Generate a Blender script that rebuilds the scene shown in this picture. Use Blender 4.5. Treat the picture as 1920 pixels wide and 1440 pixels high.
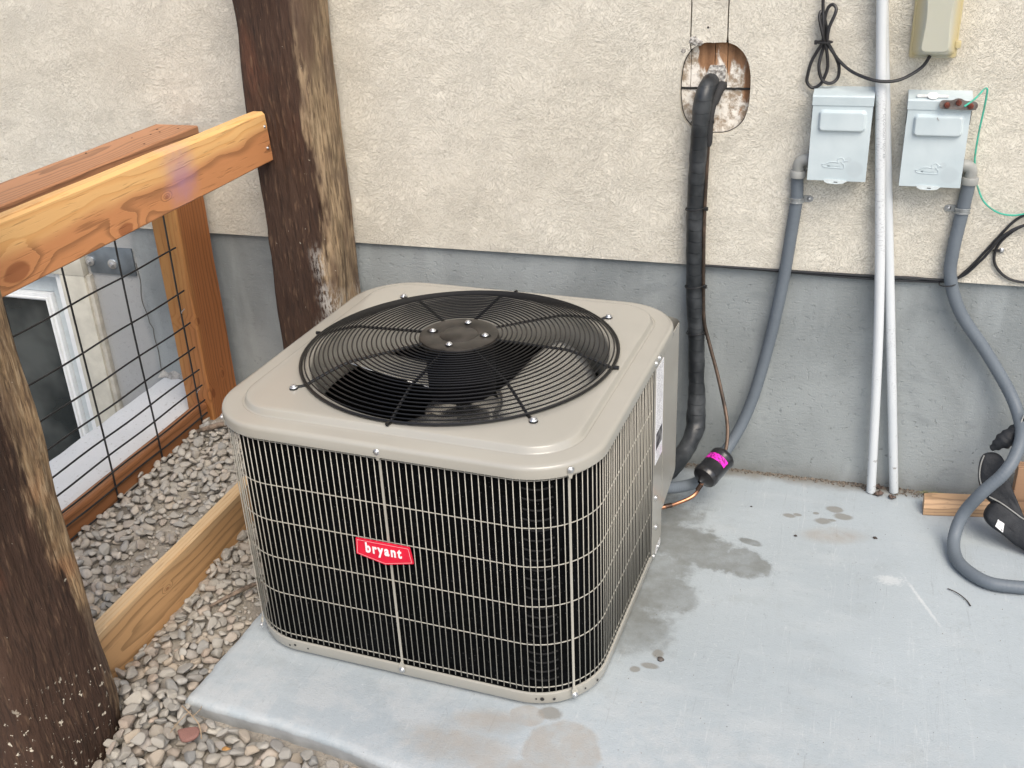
import bpy, bmesh, math, random
from mathutils import Vector, Matrix, noise
import numpy as np

for o in list(bpy.data.objects): bpy.data.objects.remove(o)
S = bpy.context.scene
COL = S.collection
R = math.radians
random.seed(7)

# ------------------------------------------------------------------ camera, sky, sun, exposure
def setup_camera():
    yaw, pitch, roll = -0.3339, 0.4569, -0.0481
    f = Vector((math.sin(yaw)*math.cos(pitch), math.cos(yaw)*math.cos(pitch), -math.sin(pitch)))
    r = Vector((math.cos(yaw), -math.sin(yaw), 0.0)); u = r.cross(f)
    r2 = r*math.cos(roll) + u*math.sin(roll); u2 = -r*math.sin(roll) + u*math.cos(roll)
    cd = bpy.data.cameras.new('camera'); co = bpy.data.objects.new('camera', cd); COL.objects.link(co)
    m = Matrix((r2, u2, -f)).transposed().to_4x4(); m.translation = Vector((0.6, -2.8281, 1.6804))
    co.matrix_world = m
    cd.sensor_width = 36.0; cd.lens = 1992.03/1920*36.0; cd.clip_start = 0.05; cd.clip_end = 500
    S.camera = co
setup_camera()

SUN_EL, SUN_AZ = 52.0, 145.0        # azimuth clockwise from +y: behind and to the right of the camera
w = bpy.data.worlds.new('World'); S.world = w; w.use_nodes = True
nt = w.node_tree; bg = nt.nodes['Background']
sk = nt.nodes.new('ShaderNodeTexSky'); sk.sky_type = 'NISHITA'; sk.sun_disc = False
sk.sun_elevation = R(SUN_EL); sk.sun_rotation = R(SUN_AZ); sk.air_density = 1.0; sk.dust_density = 3.0; sk.ozone_density = 0.0
nt.links.new(sk.outputs[0], bg.inputs[0]); bg.inputs[1].default_value = 0.135
sd = bpy.data.lights.new('sun', 'SUN'); sd.energy = 1.45; sd.angle = R(40); sd.color = (1.0, 0.95, 0.84)
so = bpy.data.objects.new('sun', sd); COL.objects.link(so)
dv = Vector((math.sin(R(SUN_AZ))*math.cos(R(SUN_EL)), math.cos(R(SUN_AZ))*math.cos(R(SUN_EL)), math.sin(R(SUN_EL))))
so.rotation_euler = dv.to_track_quat('Z', 'Y').to_euler()
S.view_settings.view_transform = 'Standard'; S.view_settings.look = 'None'
S.view_settings.gamma = 1.0; S.view_settings.use_curve_mapping = False
S.view_settings.exposure = 0.72
S.render.engine = 'CYCLES'

# ------------------------------------------------------------------ material helper
class Mt:
    def __init__(s, name, rough=0.6, metal=0.0, spec=0.5):
        s.m = bpy.data.materials.new(name); s.m.use_nodes = True; s.t = s.m.node_tree
        s.b = s.t.nodes['Principled BSDF']
        s.b.inputs['Roughness'].default_value = rough; s.b.inputs['Metallic'].default_value = metal
        s.b.inputs['Specular IOR Level'].default_value = spec
        s.tc = s.t.nodes.new('ShaderNodeTexCoord'); s.obj = s.tc.outputs['Object']
    def N(s, k): return s.t.nodes.new(k)
    def put(s, sock, v):
        if isinstance(v, bpy.types.NodeSocket): s.t.links.new(v, sock)
        else:
            try: sock.default_value = v
            except Exception: sock.default_value = (v[0], v[1], v[2], 1.0)
    def mp(s, scale=(1,1,1), loc=(0,0,0), rot=(0,0,0), v=None):
        n = s.N('ShaderNodeMapping'); s.put(n.inputs[0], v or s.obj)
        n.inputs['Location'].default_value = loc; n.inputs['Rotation'].default_value = rot; n.inputs['Scale'].default_value = scale
        return n.outputs[0]
    def noise(s, sc, det=3, v=None, rough=0.55, dist=0.0, color=False):
        n = s.N('ShaderNodeTexNoise'); s.put(n.inputs['Vector'], v or s.obj); n.inputs['Scale'].default_value = sc
        n.inputs['Detail'].default_value = det; n.inputs['Roughness'].default_value = rough; n.inputs['Distortion'].default_value = dist
        return n.outputs['Color' if color else 'Fac']
    def vor(s, sc, v=None, feat='F1', out='Distance', rnd=1.0):
        n = s.N('ShaderNodeTexVoronoi'); s.put(n.inputs['Vector'], v or s.obj); n.feature = feat
        n.inputs['Scale'].default_value = sc; n.inputs['Randomness'].default_value = rnd
        return n.outputs[out]
    def math(s, op, a, b=0.0, c=None, clamp=False):
        n = s.N('ShaderNodeMath'); n.operation = op; n.use_clamp = clamp
        s.put(n.inputs[0], a); s.put(n.inputs[1], b)
        if c is not None: s.put(n.inputs[2], c)
        return n.outputs[0]
    def ss(s, v, lo, hi, a=0.0, b=1.0):
        n = s.N('ShaderNodeMapRange'); n.interpolation_type = 'SMOOTHSTEP'
        s.put(n.inputs[0], v); n.inputs[1].default_value = lo; n.inputs[2].default_value = hi
        n.inputs[3].default_value = a; n.inputs[4].default_value = b
        return n.outputs[0]
    def mix(s, f, a, b, mode='MIX'):
        n = s.N('ShaderNodeMix'); n.data_type = 'RGBA'; n.blend_type = mode
        s.put(n.inputs[0], f)
        for k, v in ((6, a), (7, b)):
            if isinstance(v, bpy.types.NodeSocket): s.t.links.new(v, n.inputs[k])
            else: n.inputs[k].default_value = (v[0], v[1], v[2], 1)
        return n.outputs[2]
    def ramp(s, f, stops):
        n = s.N('ShaderNodeValToRGB'); s.put(n.inputs[0], f); e = n.color_ramp.elements
        while len(e) < len(stops): e.new(0.5)
        for i, (p, c) in enumerate(stops): e[i].position = p; e[i].color = (c[0], c[1], c[2], 1)
        return n.outputs[0]
    def xyz(s, v=None):
        n = s.N('ShaderNodeSeparateXYZ'); s.put(n.inputs[0], v or s.obj); return n.outputs
    def comb(s, x, y, z):
        n = s.N('ShaderNodeCombineXYZ')
        for i, v in enumerate((x, y, z)): s.put(n.inputs[i], v)
        return n.outputs[0]
    def bump(s, h, dist=0.002, strength=1.0, nrm=None):
        n = s.N('ShaderNodeBump'); s.put(n.inputs['Height'], h); n.inputs['Distance'].default_value = dist; n.inputs['Strength'].default_value = strength
        if nrm is not None: s.put(n.inputs['Normal'], nrm)
        s.t.links.new(n.outputs[0], s.b.inputs['Normal']); return n.outputs[0]
    def col(s, c): s.put(s.b.inputs['Base Color'], c if isinstance(c, bpy.types.NodeSocket) else (*c, 1)); return s
    def rgh(s, v): s.put(s.b.inputs['Roughness'], v); return s

def simple(name, c, rough=0.5, metal=0.0, var=0.08, sc=30, bump=0.0, spec=0.5):
    m = Mt(name, rough, metal, spec); n = m.noise(sc, 4); d = tuple(x*(1-var*2) for x in c); l = tuple(min(1, x*(1+var*2)) for x in c)
    m.col(m.mix(m.ss(n, .3, .7), d, l))
    if bump: m.bump(m.noise(sc*6, 3), bump)
    return m.m

# ------------------------------------------------------------------ mesh helpers
def link(name, me, mat=None, parent=None, smooth=False):
    o = bpy.data.objects.new(name, me); COL.objects.link(o)
    if mat is not None and len(me.materials) == 0: me.materials.append(mat)
    if parent is not None: o.parent = parent
    if smooth: me.shade_smooth()
    return o
def mesh(name, vs, fs, mat=None, parent=None, smooth=False):
    me = bpy.data.meshes.new(name); me.from_pydata([tuple(v) for v in vs], [], fs); me.update()
    return link(name, me, mat, parent, smooth)
def tagit(o, label=None, cat=None, group=None, kind=None):
    if label: o['label'] = label
    if cat: o['category'] = cat
    if group: o['group'] = group
    if kind: o['kind'] = kind
    return o
def empty(name, loc, label, cat, group=None, rz=0.0):
    o = bpy.data.objects.new(name, None); COL.objects.link(o); o.location = loc; o.rotation_euler = (0, 0, rz); o.empty_display_size = .05
    return tagit(o, label, cat, group)
class G:
    """collects geometry for one mesh"""
    def __init__(s): s.v = []; s.f = []
    def add(s, vs, fs):
        b = len(s.v); s.v += [Vector(v) for v in vs]; s.f += [tuple(i+b for i in f) for f in fs]; return s
    def box(s, lo, hi, bev=0.0, seg=2):
        bm = bmesh.new(); bmesh.ops.create_cube(bm, size=1)
        for v in bm.verts: v.co = Vector([(lo[i]+hi[i])/2 + v.co[i]*(hi[i]-lo[i]) for i in range(3)])
        if bev: bmesh.ops.bevel(bm, geom=bm.edges[:], offset=bev, segments=seg, affect='EDGES', profile=.6)
        s.add([v.co.copy() for v in bm.verts], [[v.index for v in f.verts] for f in bm.faces]) if not bev else s._bm(bm)
        bm.free(); return s
    def _bm(s, bm):
        bm.verts.index_update(); s.add([v.co.copy() for v in bm.verts], [[v.index for v in f.verts] for f in bm.faces])
    def tube(s, path, r, seg=10, caps=True, closed=False):
        P = [Vector(p) for p in path]; n = len(P); rs = r if isinstance(r, (list, tuple)) else [r]*n
        T = []
        for i in range(n):
            a = P[(i-1) % n] if (closed or i > 0) else P[i]; b = P[(i+1) % n] if (closed or i < n-1) else P[i]
            T.append((b-a).normalized())
        up = Vector((0, 0, 1)) if abs(T[0].z) < .9 else Vector((1, 0, 0))
        nrm = (up - T[0]*up.dot(T[0])).normalized(); vs = []
        for i in range(n):
            nrm = (nrm - T[i]*nrm.dot(T[i])).normalized(); bn = T[i].cross(nrm)
            for k in range(seg):
                a = 2*math.pi*k/seg; vs.append(P[i] + (nrm*math.cos(a) + bn*math.sin(a))*rs[i])
        fs = []
        for i in range(n if closed else n-1):
            j = (i+1) % n
            for k in range(seg): fs.append((i*seg+k, i*seg+(k+1) % seg, j*seg+(k+1) % seg, j*seg+k))
        if caps and not closed: fs += [tuple(range(seg))[::-1], tuple((n-1)*seg+k for k in range(seg))]
        return s.add(vs, fs)
    def lathe(s, prof, seg=32, c=(0,0,0), axis=(0,0,1)):
        q = Vector((0,0,1)).rotation_difference(Vector(axis)); vs = []; fs = []; n = len(prof)
        for k in range(seg):
            a = 2*math.pi*k/seg
            for (r, z) in prof: vs.append(Vector(c) + q @ Vector((r*math.cos(a), r*math.sin(a), z)))
        for k in range(seg):
            j = (k+1) % seg
            for i in range(n-1): fs.append((k*n+i, j*n+i, j*n+i+1, k*n+i+1))
        return s.add(vs, fs)
    def prism(s, pts, fn):
        """pts 2D outline; fn(x, y, t) -> 3D for t=0 (back) / 1 (front)"""
        n = len(pts); vs = [fn(x, y, 0) for x, y in pts] + [fn(x, y, 1) for x, y in pts]
        fs = [tuple(range(n))[::-1], tuple(range(n, 2*n))] + [(i, (i+1) % n, n+(i+1) % n, n+i) for i in range(n)]
        return s.add(vs, fs)
    def loft(s, loops, closed=True, cap0=False, cap1=False):
        n = len(loops[0]); vs = [v for l in loops for v in l]; fs = []
        for i in range(len(loops)-1):
            for k in range(n if closed else n-1):
                j = (k+1) % n; fs.append((i*n+k, i*n+j, (i+1)*n+j, (i+1)*n+k))
        if cap0: fs.append(tuple(range(n))[::-1])
        if cap1: fs.append(tuple((len(loops)-1)*n+k for k in range(n)))
        return s.add(vs, fs)
    def out(s, name, mat, parent=None, smooth=True, angle=35):
        me = bpy.data.meshes.new(name); me.from_pydata([tuple(v) for v in s.v], [], s.f); me.update()
        bm = bmesh.new(); bm.from_mesh(me); bmesh.ops.recalc_face_normals(bm, faces=bm.faces[:])
        if smooth:
            for f in bm.faces: f.smooth = True
            for e in bm.edges:
                if len(e.link_faces) == 2 and e.calc_face_angle(0) > R(angle): e.smooth = False
        bm.to_mesh(me); bm.free()
        return link(name, me, mat, parent)
def smooth_path(pts, sub=6, closed=False):
    P = [Vector(p) for p in pts]; n = len(P); out = []
    rng = range(n if closed else n-1)
    for i in rng:
        g = (lambda k: P[k % n]) if closed else (lambda k: P[max(0, min(n-1, k))])
        a, b, c, d = g(i-1), g(i), g(i+1), g(i+2)
        for t in range(sub):
            t /= sub; out.append(.5*((2*b) + (c-a)*t + (2*a-5*b+4*c-d)*t*t + (3*b-a-3*c+d)*t*t*t))
    if not closed: out.append(P[-1])
    return out
def rsq(hx, hy, r, n=12, z=0.0, side=1):
    """rounded rectangle loop, 4*(n+1) corner points, plus side subdivisions"""
    out = []
    for cx, cy, a0 in ((hx-r, hy-r, 0), (-hx+r, hy-r, 90), (-hx+r, -hy+r, 180), (hx-r, -hy+r, 270)):
        for k in range(n+1):
            a = R(a0 + 90*k/n); out.append(Vector((cx + r*math.cos(a), cy + r*math.sin(a), z)))
    return out
def screw_mesh():
    g = G(); g.lathe([(0, .0046), (.0028, .0044), (.0042, .0036), (.0044, .0018), (.0044, .0016), (.0068, .0014), (.0070, 0.0)], 12)
    me = bpy.data.meshes.new('screw'); me.from_pydata([tuple(v) for v in g.v], [], g.f); me.shade_smooth(); return me

# ------------------------------------------------------------------ materials
def mat_stucco():
    m = Mt('cream_stucco', .9, 0, .2)
    p = m.noise(5, 3, color=True)
    wv = m.N('ShaderNodeVectorMath'); wv.operation = 'MULTIPLY_ADD'; m.put(wv.inputs[0], p); wv.inputs[1].default_value = (.16,.16,.16); m.put(wv.inputs[2], m.obj)
    wv = wv.outputs[0]
    a = m.noise(112, 2.5, v=m.mp((1, 1, 1.35), v=wv), dist=.35, rough=.6)
    st = None                                   # troweled films of plaster: the edge of each one is a small step
    for lo in (.40, .50, .60):
        k = m.ss(a, lo, lo+.010); st = k if st is None else m.math('ADD', st, k)
    b = m.noise(185, 2, v=m.mp((1, 1, 1.2), loc=(5, 2, 9), v=wv), dist=.5)
    cr = m.ss(m.math('ABSOLUTE', m.math('SUBTRACT', b, .5)), 0.0, .028)
    zone = m.ss(m.noise(6, 3, v=m.mp(loc=(1, 8, 3))), .35, .65, .75, 1.0)
    h = m.math('ADD', m.math('MULTIPLY', m.math('MULTIPLY', st, .42), zone), m.math('ADD', m.math('MULTIPLY', m.math('MULTIPLY', cr, .36), zone), m.math('MULTIPLY', m.noise(520, 2), .12)))
    m.bump(h, .0027, 1.0)
    big = m.noise(1.4, 4)
    c = m.mix(m.ss(big, .3, .7), (.725, .68, .582), (.775, .738, .645))
    c = m.mix(m.ss(m.noise(2.5, 5, v=m.mp((1, 1, .35))), .5, .75, 0, .28), c, (.60, .56, .48))
    c = m.mix(m.math('MULTIPLY', m.math('MULTIPLY', m.math('SUBTRACT', 1, cr), zone), .26), c, (.38, .33, .26))
    m.col(c); return m.m
def mat_foundation():
    m = Mt('foundation_concrete', .85, 0, .3)
    X = m.xyz()
    n = m.noise(2.3, 5, dist=.6); st = m.noise(4, 4, v=m.mp((2.2, 1, .45)))
    c = m.mix(m.ss(n, .32, .66), (.215, .235, .238), (.31, .335, .338))
    c = m.mix(m.ss(st, .5, .72, 0, .45), c, (.40, .43, .435))
    c = m.mix(m.ss(m.noise(7, 4, v=m.mp((1, 1, 2.2))), .56, .72, 0, .35), c, (.17, .19, .195))
    # damp dirt just above the slab
    lowm = m.ss(m.math('ADD', X[2], m.math('MULTIPLY', m.noise(9, 4), .14)), .13, .04)
    c = m.mix(m.math('MULTIPLY', lowm, .5), c, (.14, .135, .12))
    pit = m.ss(m.noise(60, 4), .60, .66); pitz = m.math('MULTIPLY', m.ss(X[2], .36, .04), m.ss(m.noise(7, 4, v=m.mp(loc=(1, 1, 6))), .50, .64))
    c = m.mix(m.math('MULTIPLY', m.math('MULTIPLY', pit, pitz), .8), c, (.07, .068, .062))
    # cleaner pale concrete beside the window
    lf = m.ss(m.math('ADD', X[0], m.math('MULTIPLY', m.noise(12, 4), .05)), -1.66, -1.70)
    c = m.mix(m.math('MULTIPLY', lf, .75), c, (.40, .40, .395))
    m.col(c)
    rough_zone = m.ss(m.math('ADD', X[0], m.math('MULTIPLY', m.noise(12, 4), .05)), -1.70, -1.66)
    h = m.math('ADD', m.math('MULTIPLY', m.noise(260, 3), .5), m.math('MULTIPLY', m.noise(55, 4, v=m.mp((1, 1, 2.5))), .6))
    h = m.math('MULTIPLY', h, m.math('ADD', m.math('MULTIPLY', rough_zone, .6), .4))
    c2 = m.mix(m.math('MULTIPLY', m.ss(m.noise(330, 3), .40, .30), .35), c, (.10, .11, .115)); c2 = m.mix(m.math('MULTIPLY', m.ss(m.noise(290, 3, v=m.mp(loc=(4, 4, 4))), .6, .7), .25), c2, (.5, .53, .54)); m.col(c2)
    m.bump(m.math('SUBTRACT', h, m.math('MULTIPLY', pit, .4)), .0022)
    return m.m
def blob(m, x, y, rx, ry, rot, X, wob, soft=.35, amp=.8):
    """noise-wobbled ellipse mask in slab coordinates"""
    ca, sa = math.cos(rot), math.sin(rot)
    dx = m.math('SUBTRACT', X[0], x); dy = m.math('SUBTRACT', X[1], y)
    a = m.math('MULTIPLY', m.math('ADD', m.math('MULTIPLY', dx, ca), m.math('MULTIPLY', dy, sa)), 1/rx)
    b = m.math('MULTIPLY', m.math('SUBTRACT', m.math('MULTIPLY', dy, ca), m.math('MULTIPLY', dx, sa)), 1/ry)
    d = m.math('SQRT', m.math('ADD', m.math('MULTIPLY', a, a), m.math('MULTIPLY', b, b)))
    d = m.math('ADD', d, m.math('MULTIPLY', m.math('SUBTRACT', wob, .5), amp))
    return m.ss(d, 1.0 + soft/2, 1.0 - soft/2)
def mat_slab():
    m = Mt('slab_concrete', .7, 0, .35)
    X = m.xyz(); wob = m.noise(11, 5, rough=.6); wob2 = m.noise(34, 4)
    n = m.noise(1.7, 5, dist=.5); trow = m.noise(5, 4, v=m.mp((1, 3, 1), rot=(0, 0, .5)))
    c = m.mix(m.ss(n, .3, .7), (.335, .376, .400), (.382, .425, .450))
    c = m.mix(m.ss(trow, .5, .75, 0, .45), c, (.42, .455, .47))
    fr = m.ss(X[1], -.85, -1.3)
    c = m.mix(m.math('MULTIPLY', m.math('MULTIPLY', fr, m.ss(m.noise(12, 6, rough=.7), .42, .6)), .35), c, (.50, .505, .50))
    c = m.mix(m.ss(m.noise(95, 5, rough=.7), .54, .70, 0, .25), c, (.22, .235, .235))
    c = m.mix(m.ss(m.noise(9, 6, rough=.72, v=m.mp(loc=(2, 7, 0))), .52, .7, 0, .22), c, (.25, .268, .265))
    scr = m.noise(30, 3, v=m.mp((1, .06, 1), rot=(0, 0, 1.1)), dist=.3); c = m.mix(m.ss(m.math('ABSOLUTE', m.math('SUBTRACT', scr, .56)), .006, 0, 0, .22), c, (.58, .6, .6))
    scr = m.noise(26, 3, v=m.mp((1, .05, 1), rot=(0, 0, -.7), loc=(3, 3, 0)), dist=.3); c = m.mix(m.ss(m.math('ABSOLUTE', m.math('SUBTRACT', scr, .6)), .005, 0, 0, .3), c, (.2, .21, .21))
    c = m.mix(m.ss(m.noise(70, 5, rough=.7, v=m.mp(loc=(7, 1, 0))), .60, .74, 0, .35), c, (.60, .62, .62))
    c = m.mix(m.ss(m.noise(170, 3), .70, .74, 0, .6), c, (.12, .12, .115))
    # wet patches by the unit's service corner
    wet = None
    for (x, y, rx, ry, ro, so) in ((.20, -.42, .16, .10, -.3, .25), (.17, -.60, .12, .15, 0, .3), (.33, -.475, .16, .05, -.12, .12), (.40, -.455, .055, .042, 0, .1), (.17, -.80, .10, .10, .2, .5),
                                   (.10, -.3, .16, .12, 0, .4), (.265, -.66, .05, .06, 0, .2), (.41, -.375, .03, .012, -.3, .2)):
        b = blob(m, x, y, rx, ry, ro, X, m.math('ADD', m.math('MULTIPLY', wob, .55), m.math('MULTIPLY', m.noise(38, 5, rough=.7), .45)), so+.3, 2.6); wet = b if wet is None else m.math('MAXIMUM', wet, b)
    c = m.mix(m.math('MULTIPLY', wet, m.ss(m.noise(7, 5, rough=.7), .3, .65, .45, .92)), c, (.17, .178, .17))
    pats = None
    for (x, y, rx, ry) in ((.619, -.157, .022, .016), (.642, -.19, .025, .016), (.588, -.225, .022, .015), (.57, -.19, .008, .006), (.615, -.215, .012, .006), (.50, -.22, .018, .011), (.52, -.21, .012, .008),
                           (.255, -.885, .014, .014), (.245, -.93, .020, .010), (.215, -.95, .012, .010), (.066, -1.137, .026, .02)):
        b = blob(m, x, y, rx, ry, 0, X, wob2, .5, .9); pats = b if pats is None else m.math('MAXIMUM', pats, b)
    c = m.mix(m.math('MULTIPLY', pats, .75), c, (.2, .19, .165))
    tan = None
    for (x, y, rx, ry, ro, so) in ((.115, -1.235, .085, .085, 0, .15), (.02, -1.16, .04, .03, 0, .2), (.09, -1.36, .13, .09, 0, .2), (-.06, -1.20, .08, .035, .2, .9), (.62, -.29, .08, .035, .2, 1.0), (-.10, -1.28, .12, .05, 0, 1.0), (.33, -1.30, .08, .03, .3, 1.1)):
        b = blob(m, x, y, rx, ry, ro, X, wob, so, .75); tan = b if tan is None else m.math('MAXIMUM', tan, b)
    c = m.mix(m.math('MULTIPLY', tan, m.ss(m.noise(24, 5), .25, .65, .25, .62)), c, (.31, .28, .24))
    # dry dirt veil along the left side under the unit, and by the wall joint
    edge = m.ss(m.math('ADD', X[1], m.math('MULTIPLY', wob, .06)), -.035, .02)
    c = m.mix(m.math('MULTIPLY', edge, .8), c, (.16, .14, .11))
    wsp = None
    for (x, y, rx, ry, ro) in ((.77, -.458, .03, .018, 0), (.845, -.53, .004, .09, .42)):
        b = blob(m, x, y, rx, ry, ro, X, m.noise(120, 3), 1.0, 2.2); wsp = b if wsp is None else m.math('MAXIMUM', wsp, b)
    c = m.mix(m.math('MULTIPLY', wsp, .34), c, (.68, .69, .68))
    # darker cut edge (side faces)
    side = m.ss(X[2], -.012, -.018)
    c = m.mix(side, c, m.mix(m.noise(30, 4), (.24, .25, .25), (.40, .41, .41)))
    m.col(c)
    rg = m.math('SUBTRACT', .78, m.math('MULTIPLY', wet, .33)); m.rgh(rg)
    h = m.math('ADD', m.math('MULTIPLY', m.noise(230, 4), .55), m.math('MULTIPLY', m.noise(16, 5, v=m.mp((1, 2.2, 1), rot=(0, 0, .5))), .8))
    m.bump(h, .0016)
    return m.m
def mat_lumber(name, axis, pith, sap, heart, band, dark=1.0, sapz=None, stain=None, seed=0.0, knots=(), rough=.55):
    """grain rings seen along a board running along `axis`; pith = ring centre in the cross-section (object space)"""
    m = Mt(name, rough, 0, .35); X = m.xyz(); ax = 'xyz'.index(axis); u, v = [i for i in range(3) if i != ax]
    st = [1, 1, 1]; st[ax] = .16
    wv = m.math('SUBTRACT', m.noise(7, 3, v=m.mp(tuple(st), loc=(seed, seed*2, seed*3)), dist=.4), .5)
    fine = m.math('SUBTRACT', m.noise(60, 3, v=m.mp(tuple(1 if i != ax else .05 for i in range(3)))), .5)
    du = m.math('SUBTRACT', X[u], pith[0]); dvv = m.math('SUBTRACT', X[v], pith[1])
    d = m.math('SQRT', m.math('ADD', m.math('MULTIPLY', du, du), m.math('MULTIPLY', dvv, dvv)))
    d = m.math('ADD', d, m.math('MULTIPLY', wv, .042)); d = m.math('ADD', d, m.math('MULTIPLY', fine, .004))
    kmask = None
    for (a, b, rr) in knots:     # a along the axis, b along v
        ka = m.math('SUBTRACT', X[ax], a); kb = m.math('SUBTRACT', X[v], b)
        kd = m.math('SQRT', m.math('ADD', m.math('MULTIPLY', m.math('MULTIPLY', ka, .55), m.math('MULTIPLY', ka, .55)), m.math('MULTIPLY', kb, kb)))
        pull = m.ss(kd, rr*3.2, rr*.4)
        d = m.math('ADD', d, m.math('MULTIPLY', pull, .016))
        core = m.ss(m.math('ADD', kd, m.math('MULTIPLY', fine, .01)), rr, rr*.75)
        kmask = core if kmask is None else m.math('MAXIMUM', kmask, core)
    ph = m.math('FRACT', m.math('MULTIPLY', d, 1.0/band))
    late = m.math('MULTIPLY', m.ss(ph, .5, .93), m.ss(ph, 1.0, .95))
    c = m.mix(m.math('MULTIPLY', late, .9), tuple(heart), tuple(x*.55 for x in heart))
    if sap is not None:
        lo, hi = sapz
        cs = m.mix(m.math('MULTIPLY', late, .45), tuple(sap), tuple(x*y for x, y in zip(sap, (.8, .6, .42))))
        zz = m.math('ADD', X[v], m.math('MULTIPLY', wv, .10))
        c = m.mix(m.ss(zz, lo, hi), c, cs)
    c = m.mix(m.ss(m.noise(3, 3, v=m.mp(tuple(st))), .35, .7, 0, .28), c, tuple(x*.6 for x in heart))
    pore = m.ss(m.noise(190, 2, v=m.mp(tuple(1 if i != ax else .06 for i in range(3)))), .60, .72)
    c = m.mix(m.math('MULTIPLY', pore, .3), c, tuple(x*.38 for x in heart))
    if kmask is not None: c = m.mix(m.math('MULTIPLY', kmask, .7), c, (heart[0]*.45, heart[1]*.33, heart[2]*.3))
    if stain is not None:
        (sx, sy, sr1, sr2, scol) = stain
        ka = m.math('MULTIPLY', m.math('SUBTRACT', X[ax], sx), 1/sr1); kb = m.math('MULTIPLY', m.math('SUBTRACT', X[v], sy), 1/sr2)
        kd = m.math('SQRT', m.math('ADD', m.math('MULTIPLY', ka, ka), m.math('MULTIPLY', kb, kb)))
        c = m.mix(m.math('MULTIPLY', m.ss(m.math('ADD', kd, m.math('MULTIPLY', m.math('SUBTRACT', m.noise(25, 3), .5), .7)), 1.15, .0), .55), c, scol)
    m.col(c)
    m.bump(m.math('ADD', m.math('MULTIPLY', late, -.3), m.math('ADD', m.math('MULTIPLY', fine, .8), m.math('MULTIPLY', pore, -.5))), .0009)
    return m.m
def mat_tie(name, edge_x, seed, spots, lightc=(.30, .215, .13), ax=0, smears=()):
    """creosoted sleeper: dark front, weathered pale side; the border wanders with noise"""
    m = Mt(name, .8, 0, .3); X = m.xyz()
    g1 = m.noise(40, 5, v=m.mp((1, 1, .14), loc=(seed, 0, 0)), dist=.35); g2 = m.noise(120, 5, v=m.mp((1, 1, .16), loc=(0, seed, 0)))
    big = m.noise(3.2, 4, v=m.mp((1, 1, .5), loc=(seed, seed, 0)))
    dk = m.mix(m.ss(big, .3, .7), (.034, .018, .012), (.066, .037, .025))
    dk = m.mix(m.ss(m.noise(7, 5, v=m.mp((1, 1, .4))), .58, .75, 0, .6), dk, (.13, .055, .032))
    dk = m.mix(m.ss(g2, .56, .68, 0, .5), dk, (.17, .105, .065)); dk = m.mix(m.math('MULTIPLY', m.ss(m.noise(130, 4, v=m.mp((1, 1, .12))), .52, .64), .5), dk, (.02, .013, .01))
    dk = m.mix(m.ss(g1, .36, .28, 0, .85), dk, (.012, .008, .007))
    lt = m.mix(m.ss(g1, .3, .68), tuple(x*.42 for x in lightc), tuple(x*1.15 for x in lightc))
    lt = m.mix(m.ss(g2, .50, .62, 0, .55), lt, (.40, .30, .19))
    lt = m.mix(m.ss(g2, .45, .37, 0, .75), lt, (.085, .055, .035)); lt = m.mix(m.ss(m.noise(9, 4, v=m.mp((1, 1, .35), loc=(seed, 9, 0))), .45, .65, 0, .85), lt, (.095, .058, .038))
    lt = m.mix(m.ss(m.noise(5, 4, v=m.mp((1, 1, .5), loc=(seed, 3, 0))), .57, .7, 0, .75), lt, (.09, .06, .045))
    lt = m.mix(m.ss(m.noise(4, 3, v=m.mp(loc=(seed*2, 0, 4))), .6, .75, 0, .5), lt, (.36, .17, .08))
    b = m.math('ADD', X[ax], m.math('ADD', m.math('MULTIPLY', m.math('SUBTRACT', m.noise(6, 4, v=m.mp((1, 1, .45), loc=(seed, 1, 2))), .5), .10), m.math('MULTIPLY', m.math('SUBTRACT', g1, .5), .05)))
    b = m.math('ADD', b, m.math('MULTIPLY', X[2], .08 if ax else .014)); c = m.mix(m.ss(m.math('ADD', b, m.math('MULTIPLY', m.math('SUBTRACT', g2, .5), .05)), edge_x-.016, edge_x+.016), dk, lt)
    for (z0, z1, amt, sc, thr) in spots:         # pale lichen / plaster flecks between two heights
        f = m.math('MULTIPLY', m.ss(m.noise(sc, 4, rough=.6, v=m.mp(loc=(seed*5, 2, 0))), thr, thr+.025), m.math('MULTIPLY', m.ss(X[2], z0-.08, z0+.04), m.ss(X[2], z1+.08, z1-.04)))
        c = m.mix(m.math('MULTIPLY', f, amt), c, (.62, .56, .45))
    for (u, z, ru, rz, amt) in smears:
        du = m.math('MULTIPLY', m.math('SUBTRACT', X[0], u), 1/ru); dz = m.math('MULTIPLY', m.math('SUBTRACT', X[2], z), 1/rz)
        d = m.math('ADD', m.math('SQRT', m.math('ADD', m.math('MULTIPLY', du, du), m.math('MULTIPLY', dz, dz))), m.math('MULTIPLY', m.math('SUBTRACT', m.noise(22, 4, v=m.mp((1, 1, .6))), .5), 1.3))
        f = m.math('MULTIPLY', m.ss(d, 1.2, .3), m.ss(m.noise(150, 4, rough=.65, v=m.mp((1, 1, .35))), .42, .56))
        c = m.mix(m.math('MULTIPLY', f, amt), c, (.56, .53, .48))
    m.col(c); m.rgh(m.ss(g1, .3, .7, .9, .6))
    m.bump(m.math('ADD', m.math('MULTIPLY', g1, 1.0), m.math('ADD', m.math('MULTIPLY', g2, .8), m.math('MULTIPLY', m.noise(150, 3, v=m.mp((1, 1, .15))), .4))), .006)
    return m.m
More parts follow.
